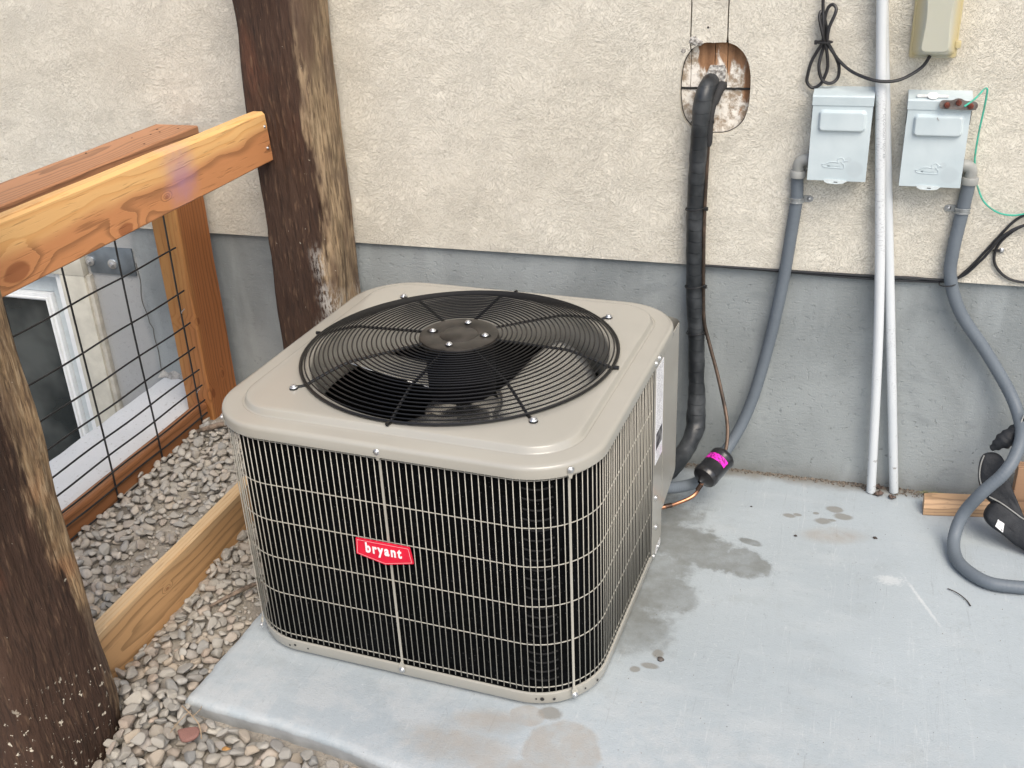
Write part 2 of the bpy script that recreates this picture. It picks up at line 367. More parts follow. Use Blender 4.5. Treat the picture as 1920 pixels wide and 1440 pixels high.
def mat_stone(name, use_random=True):
    m = Mt(name, .85, 0, .25)
    if use_random: oi = m.N('ShaderNodeObjectInfo'); t = oi.outputs['Random']
    else:
        at = m.N('ShaderNodeAttribute'); at.attribute_name = 'tone'; t = at.outputs['Fac']
    c = m.ramp(t, [(0, (.33, .32, .295)), (.16, (.41, .385, .34)), (.32, (.28, .28, .27)), (.46, (.46, .385, .30)), (.58, (.37, .35, .315)), (.72, (.50, .47, .41)), (.84, (.42, .34, .275)), (1, (.31, .30, .28))])
    c = m.mix(m.ss(m.noise(60, 5), .4, .75, 0, .45), c, (.20, .18, .155))
    c = m.mix(m.ss(m.noise(25, 3), .5, .8, 0, .4), c, (.55, .51, .45))
    geo = m.N('ShaderNodeNewGeometry'); pz = m.xyz(geo.outputs['Position'])
    dust = m.ss(pz[1], -1.15, -.85)                # the back of the bed is dusty grey
    c = m.mix(m.math('MULTIPLY', dust, .45), c, (.40, .375, .335))
    m.col(c); m.bump(m.noise(240, 4), .0012); return m.m
def mat_soil():
    m = Mt('dusty_soil', .95, 0, .1)
    c = m.mix(m.ss(m.noise(12, 5), .3, .7), (.25, .225, .19), (.40, .365, .315)); c = m.mix(m.ss(m.noise(150, 3), .6, .7, 0, .6), c, (.10, .085, .07))
    m.col(c); m.bump(m.math('ADD', m.noise(45, 5), m.math('MULTIPLY', m.noise(260, 3), .4)), .008); return m.m
M = {}
M['stucco'] = mat_stucco(); M['found'] = mat_foundation(); M['slab'] = mat_slab(); M['soil'] = mat_soil()
M['stone'] = mat_stone('river_stone'); M['stone_j'] = mat_stone('river_stone_loose', False)
M['steel'] = simple('zinc_steel', (.62, .63, .64), .32, .85, .06, 60)
M['black'] = simple('black_enamel', (.004, .004, .0045), .38, 0, .1)
M['zinc'] = simple('dull_zinc', (.36, .38, .39), .42, .7, .1, 60)
def mat_paint(name, c, rough=.26, bumpd=.0003):
    m = Mt(name, rough, 0, .5); m.col(m.mix(m.ss(m.noise(3, 4), .3, .7), tuple(x*.96 for x in c), tuple(x*1.03 for x in c)))
    m.b.inputs['Coat Weight'].default_value = .35; m.b.inputs['Coat Roughness'].default_value = .1
    m.bump(m.noise(6, 1), bumpd*4); return m.m
M['taupe'] = mat_paint('taupe_powder_coat', (.352, .338, .298))
M['wire'] = mat_paint('taupe_wire_coat', (.39, .372, .322), .45)

# ------------------------------------------------------------------ the setting
def setting():
    # ground out to the horizon, under everything
    g = G(); zg = -.16; px0, px1, py0, py1 = -3.5, -1.69, -1.7, .1
    xs_, ys_ = [-60, px0, px1, 60], [-60, py0, py1, 60]
    for a in range(3):
        for b in range(3):
            if a == 1 and b == 1: continue
            g.add([(xs_[a], ys_[b], zg), (xs_[a+1], ys_[b], zg), (xs_[a+1], ys_[b+1], zg), (xs_[a], ys_[b+1], zg)], [(0, 1, 2, 3)])
    zb = -1.25; q = [(px0, py0), (px1, py0), (px1, py1), (px0, py1)]
    for a, b in zip(q, q[1:]+q[:1]): g.add([(*a, zg), (*b, zg), (*b, zb), (*a, zb)], [(0, 1, 2, 3)])
    g.add([(*a, zb) for a in q], [(0, 1, 2, 3)])
    ground = g.out('ground', M['soil'], smooth=False); tagit(ground, kind='structure')
    # concrete slab with a ragged hand-finished edge
    front = [(-.752, -1.313), (-.4, -1.335), (-.208, -1.374), (.3, -1.425), (1.2, -1.52), (3.4, -1.75)]
    fp = []
    for (a, b) in zip(front[:-1], front[1:]):
        k = max(2, int(abs(b[0]-a[0])/.012))
        for i in range(k): t = i/k; fp.append((a[0]+(b[0]-a[0])*t, a[1]+(b[1]-a[1])*t))
    fp.append(front[-1])
    left = [(-.735, -.004), (-.738, -.6)] + [(-.738-.014*t, -.6-.713*t) for t in [i/60 for i in range(1, 60)]]
    loop = left + fp + [(3.4, -.004)]
    L = []
    for (off, z) in ((0.022, 0.0), (.006, -.001), (0.001, -.006), (-.001, -.014), (.0, -.05), (.004, -.155)):
        l = []
        for i, (x, y) in enumerate(loop):
            nx = ny = 0
            e = noise.noise(Vector((x*14, y*14, 0)))*.004 + noise.noise(Vector((x*60, y*60, z*40)))*.0022
            isf = i >= len(left); isl = i <= len(left)
            o = off + (e if z > -.1 else 0)
            if isf: ny = 1
            if isl: nx = 1
            X_ = max(x+nx*o, -.752+o) if isf else x+nx*o; Y_ = max(y+ny*o, -1.313+o) if isl else y+ny*o
            l.append(Vector((X_, Y_, z + (0 if z == 0 else noise.noise(Vector((x*40, y*40, 5)))*.0008))))
        L.append(l)
    g = G(); g.loft(L[::-1], closed=True, cap1=True)
    slab = g.out('concrete_slab', M['slab'], smooth=True, angle=50); tagit(slab, kind='structure')
    # foundation wall with the window opening
    ox0, ox1, oz0, oz1 = -3.2, -2.012, -.85, .465
    fw = G(); xs = [-6, ox0, ox1, 6]; zs = [-1.4, oz0, oz1, .6485]
    fw.box((xs[0], 0, zs[0]), (xs[1], .25, zs[3])); fw.box((xs[2], 0, zs[0]), (xs[3], .25, zs[3]))
    fw.box((xs[1], 0, zs[0]), (xs[2], .25, zs[1])); fw.box((xs[1], 0, zs[2]), (xs[2], .25, zs[3]))
    wall = fw.out('foundation_wall', M['found'], smooth=False)
    tagit(wall, 'grey concrete foundation wall below the cream stucco', 'wall', None)
    # mortar crack running down the concrete beside the window
    p = [(-1.70+.02*noise.noise(Vector((0, z*9, 3)))+.012*(z<.3), -.0015, z) for z in [i*.02 for i in range(2, 27)]]
    mesh_c = simple('crack_dark', (.13, .13, .125), .9)
    G().tube(p, .0016, 4).out('crack', mesh_c, wall)
    # stucco wall with a cut-out
    hx, hz0, hz1, hw = .2155, 1.014, 1.248, .0905
    r = .086; hole = []
    zc_, zh_ = (hz0+hz1)/2, (hz1-hz0)/2
    for k in range(90):
        a = R(4*k); e = 1+.012*noise.noise(Vector((math.cos(a)*3, math.sin(a)*3, 2)))+.006*noise.noise(Vector((math.cos(a)*14, math.sin(a)*14, 2)))
        ca_, sa_ = math.cos(a), math.sin(a); pw = .76
        hole.append([hx+hw*e*math.copysign(abs(ca_)**pw, ca_), zc_+zh_*e*math.copysign(abs(sa_)**pw, sa_)])
    # flatten the top and splice in two saw cuts that run up the wall
    hole = [[x, min(z, hz1-.002+.002*noise.noise(Vector((x*50, 0, 0))))] for x, z in hole]
    out = []; done = set()
    for (x, z), (x2, z2) in zip(hole, hole[1:]+hole[:1]):
        out.append((x, z))
        if z > 1.19 and z2 > 1.19:
            for c in (.2425, .1495):
                if x >= c > x2 and c not in done:
                    done.add(c); zt = z + (z2-z)*(x-c)/(x-x2); w_ = .0017
                    up = [(1.26+i*.05) for i in range(15)]
                    for q in up: out.append((c+w_+.0012*noise.noise(Vector((q*14, c*9, 0))), max(q, zt)))
                    for q in up[::-1]: out.append((c-w_+.0012*noise.noise(Vector((q*14, c*9, 0))), max(q, zt)))
    hole = out
    bm = bmesh.new(); yf = -.014
    outer = [(-6, .6485), (6, .6485), (6, 4.2), (-6, 4.2)]
    def ring(pts, y): vv = [bm.verts.new((x, y, z)) for x, z in pts]; return vv, [bm.edges.new((vv[i], vv[(i+1) % len(vv)])) for i in range(len(vv))]
    ov, oe = ring(outer, yf); hv, he = ring(hole, yf)
    bmesh.ops.triangle_fill(bm, use_beauty=True, edges=oe+he)
    hb, _ = ring(hole, .0085); ob, _ = ring(outer, .25)
    for a, b in ((hv, hb), (ov, ob)):
        for i in range(len(a)): j = (i+1) % len(a); bm.faces.new((a[i], a[j], b[j], b[i]))
    bm.faces.new(ob)
    bmesh.ops.recalc_face_normals(bm, faces=bm.faces[:])
    me = bpy.data.meshes.new('stucco_wall'); bm.to_mesh(me); bm.free()
    st = link('stucco_wall', me, M['stucco']); tagit(st, 'cream textured stucco wall with an oblong cut-out for the pipes', 'wall')
    # wood sheathing seen in the cut-out
    m = Mt('painted_sheathing', .7, 0, .3); X = m.xyz()
    wood = m.mix(m.ss(m.noise(40, 4, v=m.mp((1, 1, .12))), .3, .7), (.18, .09, .045), (.38, .21, .11))
    plast = m.mix(m.ss(m.noise(38, 5, rough=.75), .38, .58), (.33, .26, .19), (.80, .76, .69)); plast = m.mix(m.ss(m.noise(60, 4, v=m.mp((1, 1, .3))), .58, .72, 0, .6), plast, (.30, .22, .15))
    brush = m.noise(20, 5, v=m.mp((1.5, 1, .5), rot=(0, .35, 0)), dist=.8, rough=.65)
    up = m.math('MULTIPLY', m.ss(X[2], 1.135, 1.215), m.math('MULTIPLY', m.ss(X[0], .155, .175), m.ss(X[0], .312, .28)))
    rt = m.math('MULTIPLY', m.ss(X[0], .262, .298), m.ss(X[2], 1.03, 1.10))
    br = m.math('MAXIMUM', m.math('MULTIPLY', up, .36), m.math('MULTIPLY', rt, .27))
    c = m.mix(m.ss(m.math('ADD', brush, br), .60, .74), plast, wood)
    c = m.mix(m.ss(m.math('ADD', X[0], X[2]), 1.235, 1.19, 0, .45), c, (.32, .31, .29))
    m.col(c); m.bump(m.noise(70, 4, dist=.6), .003)
    grn = m
    for nm, x0, x1, z0, z1 in (('panel', .11, .1485, 1.13, 1.27), ('panel', .150, .2095, 1.13, 1.27), ('panel', .211, .2415, 1.13, 1.27), ('panel', .243, .32, 1.13, 1.27), ('panel', .11, .32, 1.0, 1.1265)):
        G().box((x0, .009, z0), (x1, .02, z1), .0008, 1).out('sheathing_panel', m.m, st)
    G().tube([(x, .008, 1.128+.0012*noise.noise(Vector((x*90, 0, 0)))) for x in [.122+.004*i for i in range(47)]], .003, 5).out('seam', simple('black_seam', (.02, .02, .02), .9), st)
    mort = Mt('rough_mortar', .95, 0, .1); mort.col(mort.mix(mort.ss(mort.noise(120, 4), .35, .65), (.18, .165, .15), (.62, .60, .56))); mort.bump(mort.noise(90, 4), .006)
    g = G(); pr = [(.188, 1.12), (.190, 1.165), (.200, 1.187), (.236, 1.187), (.240, 1.178), (.238, 1.132), (.225, 1.118)]
    g.prism(pr, lambda x, y, t: (x, .009-.009*t, y)); g.out('mortar_patch', mort.m, st)
    rim = [(x, .0045+.0015*noise.noise(Vector((x*60, z*60, 0))), z) for x, z in hole if z < 1.2495]
    G().tube(rim, .0024, 5, closed=True).out('rim_gap', simple('black_gap', (.03, .028, .025), .9), st)
    # rough lumps of foam at the rim of the cut-out
    for (x, z, s_) in ((.160, 1.251, .014), (.172, 1.246, .010), (.132, 1.225, .008)):
        bm = bmesh.new(); bmesh.ops.create_icosphere(bm, subdivisions=3, radius=1)
        for v in bm.verts: v.co = v.co*(1+.35*noise.noise(v.co*2.1+Vector((x*90, 0, 0)))); v.co = Vector((x+v.co.x*s_, -.012+v.co.y*s_*.45, z+v.co.z*s_*.8))
        me = bpy.data.meshes.new('sealant'); bm.to_mesh(me); bm.free(); link('sealant_lump', me, mort.m, st, True)
    # nail hole
    G().lathe([(0, .0006), (.0028, .0006), (.003, 0)], 10, (.193, -.0146, 1.283), (0, -1, 0)).out('nail_head', simple('nail_dark', (.05, .045, .04), .6), st)
    return slab
slab = setting()

# ------------------------------------------------------------------ basement window and its well
def window():
    wh = simple('white_vinyl', (.72, .74, .75), .35, 0, .02); tr = simple('beige_trim_board', (.52, .50, .43), .7, 0, .05, 18, .0006)
    pan = simple('pale_grey_jamb', (.50, .55, .57), .5, 0, .03)
    t = empty('basement_window', (-2.6, 0, -.85), 'white basement window behind the wire mesh, frame and dark glass', 'window')
    t.location = (0, 0, 0)
    g = G(); g.box((-2.044, -.012, -.85), (-2.012, .06, .463), .002); g.box((-3.2, -.012, .447), (-2.0445, .06, .463), .002); g.out('outer_frame', wh, t)
    g = G(); g.box((-2.104, .03, -.85), (-2.0445, .05, .4465)); g.box((-3.2, .03, .372), (-2.1045, .05, .4465)); g.out('jamb', pan, t)
    g = G()
    for (a, y0, b) in ((-2.106, .012, -2.118), (-2.119, .004, -2.127), (-2.128, .016, -2.136)):
        g.box((b, y0, -.85), (a, .05, .372 - (-2.104 - a)), .0015)
        zt = .372 - (-2.104-a); g.box((-3.2, y0, zt - (a-b)), (b-.0003, .05, zt), .0015)
    g.out('sash_frame', wh, t)
    m = Mt('dark_window_glass', .04, 0, .6); m.col(m.mix(m.ss(m.noise(4, 3), .35, .7), (.022, .028, .03), (.075, .085, .085))); m.b.inputs['Coat Weight'].default_value = .4
    G().box((-3.2, .03, -.85), (-2.137, .036, .336)).out('glass_pane', m.m, t)
    g = G(); g.box((-2.0105, -.028, -.85), (-1.908, -.001, .466), .0015); g.out('trim_board', tr, t)
    g = G(); g.box((-3.2, -.03, .467), (-1.905, -.001, .555), .0015); g.out('head_trim', tr, t)
    g = G(); g.box((-1.9075, -.020, -.85), (-1.890, -.001, .466), .001); g.out('trim_edge', simple('beige_edge', (.42, .40, .35), .8), t)
    # galvanised plate bolted to the foundation
    p = empty('steel_plate', (0, 0, 0), 'grey steel plate bolted to the foundation beside the window trim', 'bracket')
    gm = simple('dull_steel', (.25, .29, .33), .42, .75, .12, 9)
    G().box((-1.889, -.008, .474), (-1.706, -.001, .570), .0015).out('plate', gm, p)
    sm = M['screw']
    for x, z in ((-1.882, .517), (-1.792, .512)):
        g = G(); g.lathe([(0, .016), (.006, .016), (.0065, .006), (.012, .0055), (.0125, .003), (.0125, 0)], 6, (x, -.008, z), (0, -1, 0)); g.lathe([(.008, .006), (.017, .0045), (.0175, 0)], 20, (x, -.008, z), (0, -1, 0)); g.out('bolt', M['steel'], p, True, 30)
    # curb of the window well, rounded over the near edge
    m = Mt('white_curb', .75, 0, .3); m.col(m.mix(m.ss(m.noise(70, 3), .62, .7, 0, .6), m.mix(m.noise(6, 4), (.60, .62, .63), (.74, .75, .75)), (.38, .37, .35))); m.bump(m.noise(90, 4), .0015)
    L = []
    ys = [-3 + i*.03 for i in range(101)]
    prof = [(-1.70, -1.2), (-1.69, .02), (-1.682, .092), (-1.672, .099), (-1.60, .102), (-1.52, .102), (-1.475, .098), (-1.445, .085), (-1.428, .06), (-1.425, -.2)]
    for y in ys: L.append([Vector((x + .004*noise.noise(Vector((x*3, y*8, 0))), y, z + .003*noise.noise(Vector((x*12, y*12, 2))))) for x, z in prof])
    g = G(); g.loft(L, closed=False); c = g.out('window_well_curb', m.m, smooth=True, angle=60); tagit(c, 'white rounded concrete curb of the window well behind the mesh fence', 'curb')
    mort = simple('mortar_grey', (.34, .33, .31), .95, 0, .2, 50, .004)
    L = []
    for i in range(40):
        x = -1.69 + i*.007; e = noise.noise(Vector((x*40, 0, 1)))*.008
        L.append([Vector((x, -.022-e*1.5, .101)), Vector((x, -.012, .108+e)), Vector((x, -.001, .118+e*1.6))])
    G().loft(L, closed=False).out('mortar_fillet', mort, c)
    tagit(t, None, None)
M['screw'] = None
SCREW = screw_mesh(); SCREW.materials.append(M['steel'])
window()

def put_screw(loc, axis, parent, s=1.0, name='screw'):
    o = bpy.data.objects.new(name, SCREW); COL.objects.link(o); o.parent = parent; o.location = loc
    o.rotation_euler = Vector(axis).to_track_quat('Z', 'Y').to_euler(); o.scale = (s, s, s); return o

# ------------------------------------------------------------------ sleepers and fence
def tie_post(name, x0, x1, y0, y1, z0, z1, mat, label, seed, bulges=(), parent=None):
    nx, ny, nz = 30, 26, 420; r = .018
    loop = rsq((x1-x0)/2, (y1-y0)/2, r, 5)
    pts = []                                   # resample loop
    cum = [0]
    for a, b in zip(loop, loop[1:]+loop[:1]): cum.append(cum[-1]+(b-a).length)
    K = 170; tot = cum[-1]; j = 0
    for k in range(K):
        d = tot*k/K
        while cum[j+1] < d: j += 1
        t = (d-cum[j])/max(1e-9, cum[j+1]-cum[j]); pts.append(loop[j].lerp(loop[(j+1) % len(loop)], t))
    cx, cy = (x0+x1)/2, (y0+y1)/2; L = []
    for i in range(nz+1):
        z = z0+(z1-z0)*i/nz; l = []
        wx = .006*noise.noise(Vector((z*2.3, seed, 0))); wy = .006*noise.noise(Vector((z*2.0, seed+9, 0)))
        for p in pts:
            n = Vector((p.x/((x1-x0)/2), p.y/((y1-y0)/2), 0)); corner = abs(n.x)*abs(n.y); n = n.normalized()
            q = Vector((p.x*1.0+seed*7, p.y, z))
            d = .004*noise.noise(Vector((q.x*9, q.y*9, z*1.6))) + .0028*noise.noise(Vector((q.x*45, q.y*45, z*4))) + .0022*noise.noise(Vector((q.x*140, q.y*140, z*16)))
            d -= corner**3*.010*(1+1.2*noise.noise(Vector((z*5, seed, n.x*2+n.y))))
            for (bz, bw, bd) in bulges: d += (bd*math.exp(-((z-bz)/bw)**2) if n.x > .3 else 0)
            # drying checks: deep narrow valleys following the grain
            s1 = noise.noise(Vector((q.x*22+3, q.y*22, z*1.1+seed))); d -= .009*max(0, 1-abs(s1)*26)*max(0, noise.noise(Vector((q.x*6, q.y*6, z*1.3+5)))+.15)*2
            l.append(Vector((cx+p.x+n.x*d+wx, cy+p.y+n.y*d+wy, z)))
        L.append(l)
    g = G(); g.loft(L, cap0=True, cap1=True)
    o = g.out(name, mat, parent, True, 70); tagit(o, label, 'post'); return o
def boards():
    m1 = mat_tie('creosote_sleeper_wall', -.862, 2.0, ((.0, 2, .6, 70, .71),), smears=((-.885, .52, .040, .07, .8), (-.885, .38, .060, .12, .95), (-.93, .36, .05, .05, .8), (-.90, .64, .03, .06, .5)))
    tie_post('sleeper_post', -1.073, -.848, -.195, -.018, -.15, 2.0, m1, 'dark weathered railway sleeper post standing against the stucco wall', 2.0)
    m2 = mat_tie('creosote_sleeper_near', -1.416, 5.0, ((-.1, .20, .95, 60, .635), (-.1, .22, .9, 24, .672), (.2, .5, .8, 40, .71), (.0, 2, .5, 90, .72)), (.27, .18, .10), ax=1)
    tie_post('sleeper_post', -1.10, -.862, -1.645, -1.385, -.2, 2.0, m2, 'near dark sleeper post with white flecks at the left edge, in the gravel', 5.0, ((.05, .10, .010), (.33, .09, .006)))
    # new board between the sleepers
    m = mat_lumber('fresh_redwood_board', 'y', (-1.25, .955), (.82, .49, .20), (.58, .255, .105), .0095, sapz=(1.012, 1.050), stain=(-.63, 1.02, .085, .10, (.36, .20, .36)), seed=1.3, knots=((-.87, .955, .017), (-.70, .985, .005), (-1.22, .98, .022)))
    t = empty('top_rail_board', (0, 0, 0), 'new orange and yellow board with a purple stain fixed to the sleeper', 'board')
    n = 60; L = []
    for i in range(n+1):
        y = -.197 - 1.19*i/n; k = .006*i/n; wv = .002*noise.noise(Vector((y*5, 0, 0)))
        z0, z1, xa, xb = .944+wv*.6, 1.085+k*1.5+wv, -1.040, -1.002
        e = .0035
        L.append([Vector(p) for p in ((xa, y, z0+e), (xa, y, z1-e), (xa+e, y, z1), (xb-e-.004, y, z1), (xb, y, z1-e-.004), (xb, y, z0+e), (xb-e, y, z0), (xa+e, y, z0))])
    # slightly chewed end
    for v in L[0]: v.y += -.006*(v.z-1.0)/.07 + .001
    g = G(); g.loft(L, cap0=True, cap1=True); g.out('board', m, t, True, 30)
    for z in (1.045, .985): put_screw((-1.002, -.212, z), (1, 0, 0), t, .7)
    # low board on edge
    m = mat_lumber('pine_edging_board', 'y', (-1.16, .015), (.60, .44, .26), (.56, .33, .155), .009, sapz=(.075, .115), seed=4.1, knots=((-1.02, .05, .005),), rough=.65)
    n = 40; L = []
    for i in range(n+1):
        y = -.197 - 1.187*i/n; wx = .002*noise.noise(Vector((y*4, 3, 0)))
        xa, xb, z0, z1, e = -1.026+wx, -.986+wx, -.06, .112-.004*i/n, .004
        L.append([Vector(p) for p in ((xa, y, z0+e), (xa, y, z1-e), (xa+e, y, z1), (xb-e, y, z1), (xb, y, z1-e), (xb, y, z0+e), (xb-e, y, z0), (xa+e, y, z0))])
    g = G(); g.loft(L, cap0=True, cap1=True); o = g.out('edging_board', m, None, True, 30)
    tagit(o, 'pale pine board set on edge in the gravel between the sleepers', 'board')
    # mesh fence
    t = empty('mesh_fence', (-1.38, -.2, 0), 'redwood fence of posts and rails with black wire mesh', 'fence')
    t.location = (0, 0, 0)
    mr = mat_lumber('redwood_post', 'z', (-1.47, -.02), (.42, .22, .075), (.36, .135, .045), .009, sapz=(-.19, -.23), seed=7.7, knots=((.16, -.19, .011), (.42, -.20, .006), (.2, -.12, .006)))
    mp_ = mat_lumber('redwood_cap', 'y', (-1.44, .93), None, (.44, .215, .11), .011, seed=2.2)
    mb = mat_lumber('redwood_bottom_rail', 'y', (-1.45, .05), None, (.36, .155, .065), .011, seed=9.2)
    def beam(name, lo, hi, mat, ax, amp=.0015, e=.004, bow=0):
        n = 40; L = []
        for i in range(n+1):
            tt = lo[ax]+(hi[ax]-lo[ax])*i/n; u, v = [k for k in range(3) if k != ax]; l = []
            for (a, b) in ((0, e), (0, -e-1), (e, -1.0), (-e-1, -1.0), (-1.0, -e-1), (-1.0, e), (-e-1, 0), (e, 0)):
                def pick(q, k):
                    if q == 0: return lo[k]
                    if q == -1.0: return hi[k]
                    return lo[k]+q if q > 0 else hi[k]+(q+1)
                P = [0, 0, 0]; P[ax] = tt; P[u] = pick(a, u)+amp*noise.noise(Vector((tt*6, a, 1))); P[v] = pick(b, v)+amp*noise.noise(Vector((tt*6, b, 7))) + bow*(tt-lo[ax])
                l.append(Vector(P))
            L.append(l)
        g = G(); g.loft(L, cap0=True, cap1=True); return g.out(name, mat, t, True, 30)
    beam('post', (-1.445, -.212, -.15), (-1.350, -.056, .966), mr, 2)
    beam('cap_rail', (-1.474, -1.9, .9685), (-1.322, -.064, 1.006), mp_, 1, bow=0)
    beam('bottom_rail', (-1.405, -1.9, .045), (-1.368, -.215, .134), mb, 1)
    bw = simple('black_fence_wire', (.018, .019, .02), .5, 0, .2)
    def vert(y, zt, zb): G().tube([(-1.3585+.001*math.sin(z*9), y+.0025*math.sin(z*5+y*9), z) for z in [zb+(zt-zb)*i/16 for i in range(17)]], .0028, 8).out('mesh_wire', bw, t)
    for k, y in enumerate((-.264, -.491, -.711, -.934, -1.155, -1.376, -1.6)): vert(y, .966, .055)
    for k, z in enumerate((.86, .675, .536, .4295, .347, .269, .213, .158, .112, .066)):
        G().tube([(-1.3530, -.238-1.6*i/30, z+.009*i/30*1.6+.0015*math.sin(i*.9+k)) for i in range(31)], .0028, 8).out('mesh_wire', bw, t)
    for (y, z) in ((-.262, .475), (-.262, .2)): G().tube([(-1.352, y-.008, z), (-1.3525, y-.008, z+.004), (-1.345, y, z+.012)], .0014, 5).out('staple', M['steel'], t)
    # dark nail and knot marks on the cap rail
    dk = simple('nail_hole', (.03, .02, .015), .8)
    for (x, y) in ((-1.36, -.11), (-1.42, -.13), (-1.39, -.16), (-1.40, -.19), (-1.43, -.24), (-1.45, -.42), (-1.345, -.30)):
        G().lathe([(0, .0006), (.0028, .0006), (.0034, 0)], 10, (x, y, 1.0066)).out('nail_head', dk, t)
boards()

# ------------------------------------------------------------------ the air conditioner
AC_C = (-.2717, -.6812); AC_R = -.0444
def air_conditioner():
    T = empty('air_conditioner', (AC_C[0], AC_C[1], .006), 'beige central air conditioner with a round black fan guard on the concrete slab', 'air conditioner', None, AC_R)
    Z = lambda z: z-.006
    A, B = .449, .4465; RC = .16
    tp, wr = M['taupe'], M['wire']
    N = 16
    # --- top cap: lip, border, groove, plateau and the rolled fan opening
    prof = [(-.004, .593), (0, .5935), (0, .612), (-.0015, .6175), (-.005, .6205), (-.012, .6215), (-.046, .6218), (-.0465, .6212), (-.0485, .6205), (-.0510, .6207), (-.0530, .6235), (-.0560, .6335), (-.0580, .6355), (-.0605, .6362), (-.074, .6362)]
    prof = [(o, z) for o, z in prof]
    loops = [rsq(A+o, B+o, RC+o, N, Z(z)) for o, z in prof]
    last = loops[-1]; RO = .352
    def circ(rr, z):
        return [Vector((rr*math.cos(math.atan2(v.y, v.x)), rr*math.sin(math.atan2(v.y, v.x)), Z(z))) for v in last]
    # subdivide straight runs so that the circle is round
    def dens(l):
        out = []
        for i, v in enumerate(l):
            out.append(v); nx = l[(i+1) % len(l)]
            if i % (N+1) == N:
                for k in range(1, 24): out.append(v.lerp(nx, k/24))
        return out
    loops = [dens(l) for l in loops]; last = loops[-1]
    for rr, z in ((.366, .6362), (.360, .6355), (.355, .633), (.3535, .627), (.3528, .617), (.352, .585), (.352, .513), (.3545, .508)):
        # keep the first ring inside the plateau
        loops.append(circ(rr, z))
    g = G(); g.loft(loops); g.out('top_cap', tp, T, True, 50)
    # inner black liner under the venturi
    g = G(); g.lathe([(.3555, Z(.507)), (.36, Z(.506)), (.40, Z(.50)), (.402, Z(.05))], 64); g.out('inner_shroud', M['black'], T)
    # --- base pan with the service corner cut away
    def footprint(o, z, cut=.24):
        l = rsq(A-.008+o, B-.008+o, RC+o, N, z); out = []
        for v in l:
            out.append(v)
        # replace the rear right rounded corner by a chamfer from (A, cut) to (cut, B)
        return [Vector((A-.008+o, cut, z)), Vector((cut, B-.008+o, z))] + [v for i, v in enumerate(out) if i > N]
    loops = [footprint(-.012, Z(.0062)), footprint(-.003, Z(.009)), footprint(0, Z(.014)), footprint(0, Z(.037)), footprint(-.003, Z(.039)), footprint(-.02, Z(.039))]
    g = G(); g.loft(loops, cap0=True, cap1=True); pan = g.out('base_pan', tp, T, True, 40)
    # --- coil: dark finned body
    m = Mt('black_coil_fins', .8, 0, .05); X = m.xyz()
    tubes = m.math('SINE', m.math('MULTIPLY', X[2], 2*math.pi/.0254)); fins = m.math('SINE', m.math('MULTIPLY', m.math('ADD', X[0], X[1]), 2*math.pi/.0022))
    spk = m.ss(m.noise(260, 1), .745, .76)
    c = m.mix(m.ss(m.noise(20, 4), .4, .7, 0, .7), (.0015, .0018, .0022), (.0035, .004, .0048)); c = m.mix(m.math('MULTIPLY', spk, .5), c, (.18, .18, .18)); m.col(c)
    m.bump(tubes, .001)
    lp = [footprint(-.0045, Z(.0394)), footprint(-.014, Z(.0404)), footprint(-.0165, Z(.044)), footprint(-.0165, Z(.590))]
    g = G(); g.loft(lp); g.out('coil', m.m, T)
    # return bends visible in the front right corner
    bm_ = simple('dark_tube', (.0015, .0016, .002), .8, 0, .2)
    for k in range(21):
        z = Z(.07+k*.0245); pts = []
        for q in range(9):
            a = R(-84+q*3.5) ; cx_, cy_ = A-RC, -B+RC
            rr = RC-.0245 + .0032*math.sin(math.pi*q/8)
            pts.append((cx_+rr*math.cos(a), cy_+rr*math.sin(a), z-.003*math.sin(math.pi*q/8)))
        G().tube(pts, .0022, 6).out('tube_bend', bm_, T)
    # --- louvre wires
    # outline of the wire guard: from the left rear along left, front, right up to y=.135
    gp = rsq(A-.010, B-.010, RC-.008, 40, 0)
    order = gp[41:] + []          # left rear corner onwards (rear-left, front-left, front-right corners)
    path = [Vector((-.05, B-.010, 0))] + order[:] + [Vector((A-.010, .133, 0))]
    # arc-length parametrisation
    cum = [0.0]
    for a, b in zip(path[:-1], path[1:]): cum.append(cum[-1]+(b-a).length)
    def at(s_):
        s_ = max(0, min(cum[-1], s_))
        for i in range(len(path)-1):
            if cum[i+1] >= s_: return path[i].lerp(path[i+1], (s_-cum[i])/max(1e-9, cum[i+1]-cum[i]))
        return path[-1]
    guard = bpy.data.objects.new('coil_guard', None); COL.objects.link(guard); guard.parent = T; guard.empty_display_size = .05
    vm = None; step = .01468; cnt = int(cum[-1]/step)
    n0 = None
    # shift so that a gap falls on the front centre strap
    front_s = cum[0]
    for i in range(len(path)-1):
        if abs(path[i].y+B-.010) < 1e-4 and path[i].x < 0 and path[i+1].x > 0: front_s = cum[i] + (0-path[i].x)
    off = (front_s/step) % 1.0 * step
    zt, zb = Z(.5895), Z(.0455)
    g = G(); g.tube([(0, 0, zb), (0, 0, zt)], .00118, 6); me = bpy.data.meshes.new('guard_wire'); me.from_pydata([tuple(v) for v in g.v], [], g.f); me.materials.append(wr); me.shade_smooth()
    wires = []
    k = 0
    while off + k*step <= cum[-1]+1e-4:
        s_ = off + k*step; k += 1
        p = at(s_)
        if p.y > .25 and p.x < .3 and s_ < cum[-1]*.30 and p.x > -.28: pass
        if abs(s_-front_s) < .001: continue
        o = bpy.data.objects.new('guard_wire', me); COL.objects.link(o); o.parent = guard
        o.location = (p.x+random.uniform(-.0004, .0004), p.y, random.uniform(-.0012, .0012)); wires.append(o)
    samp = [at(cum[-1]*i/240) for i in range(241)]
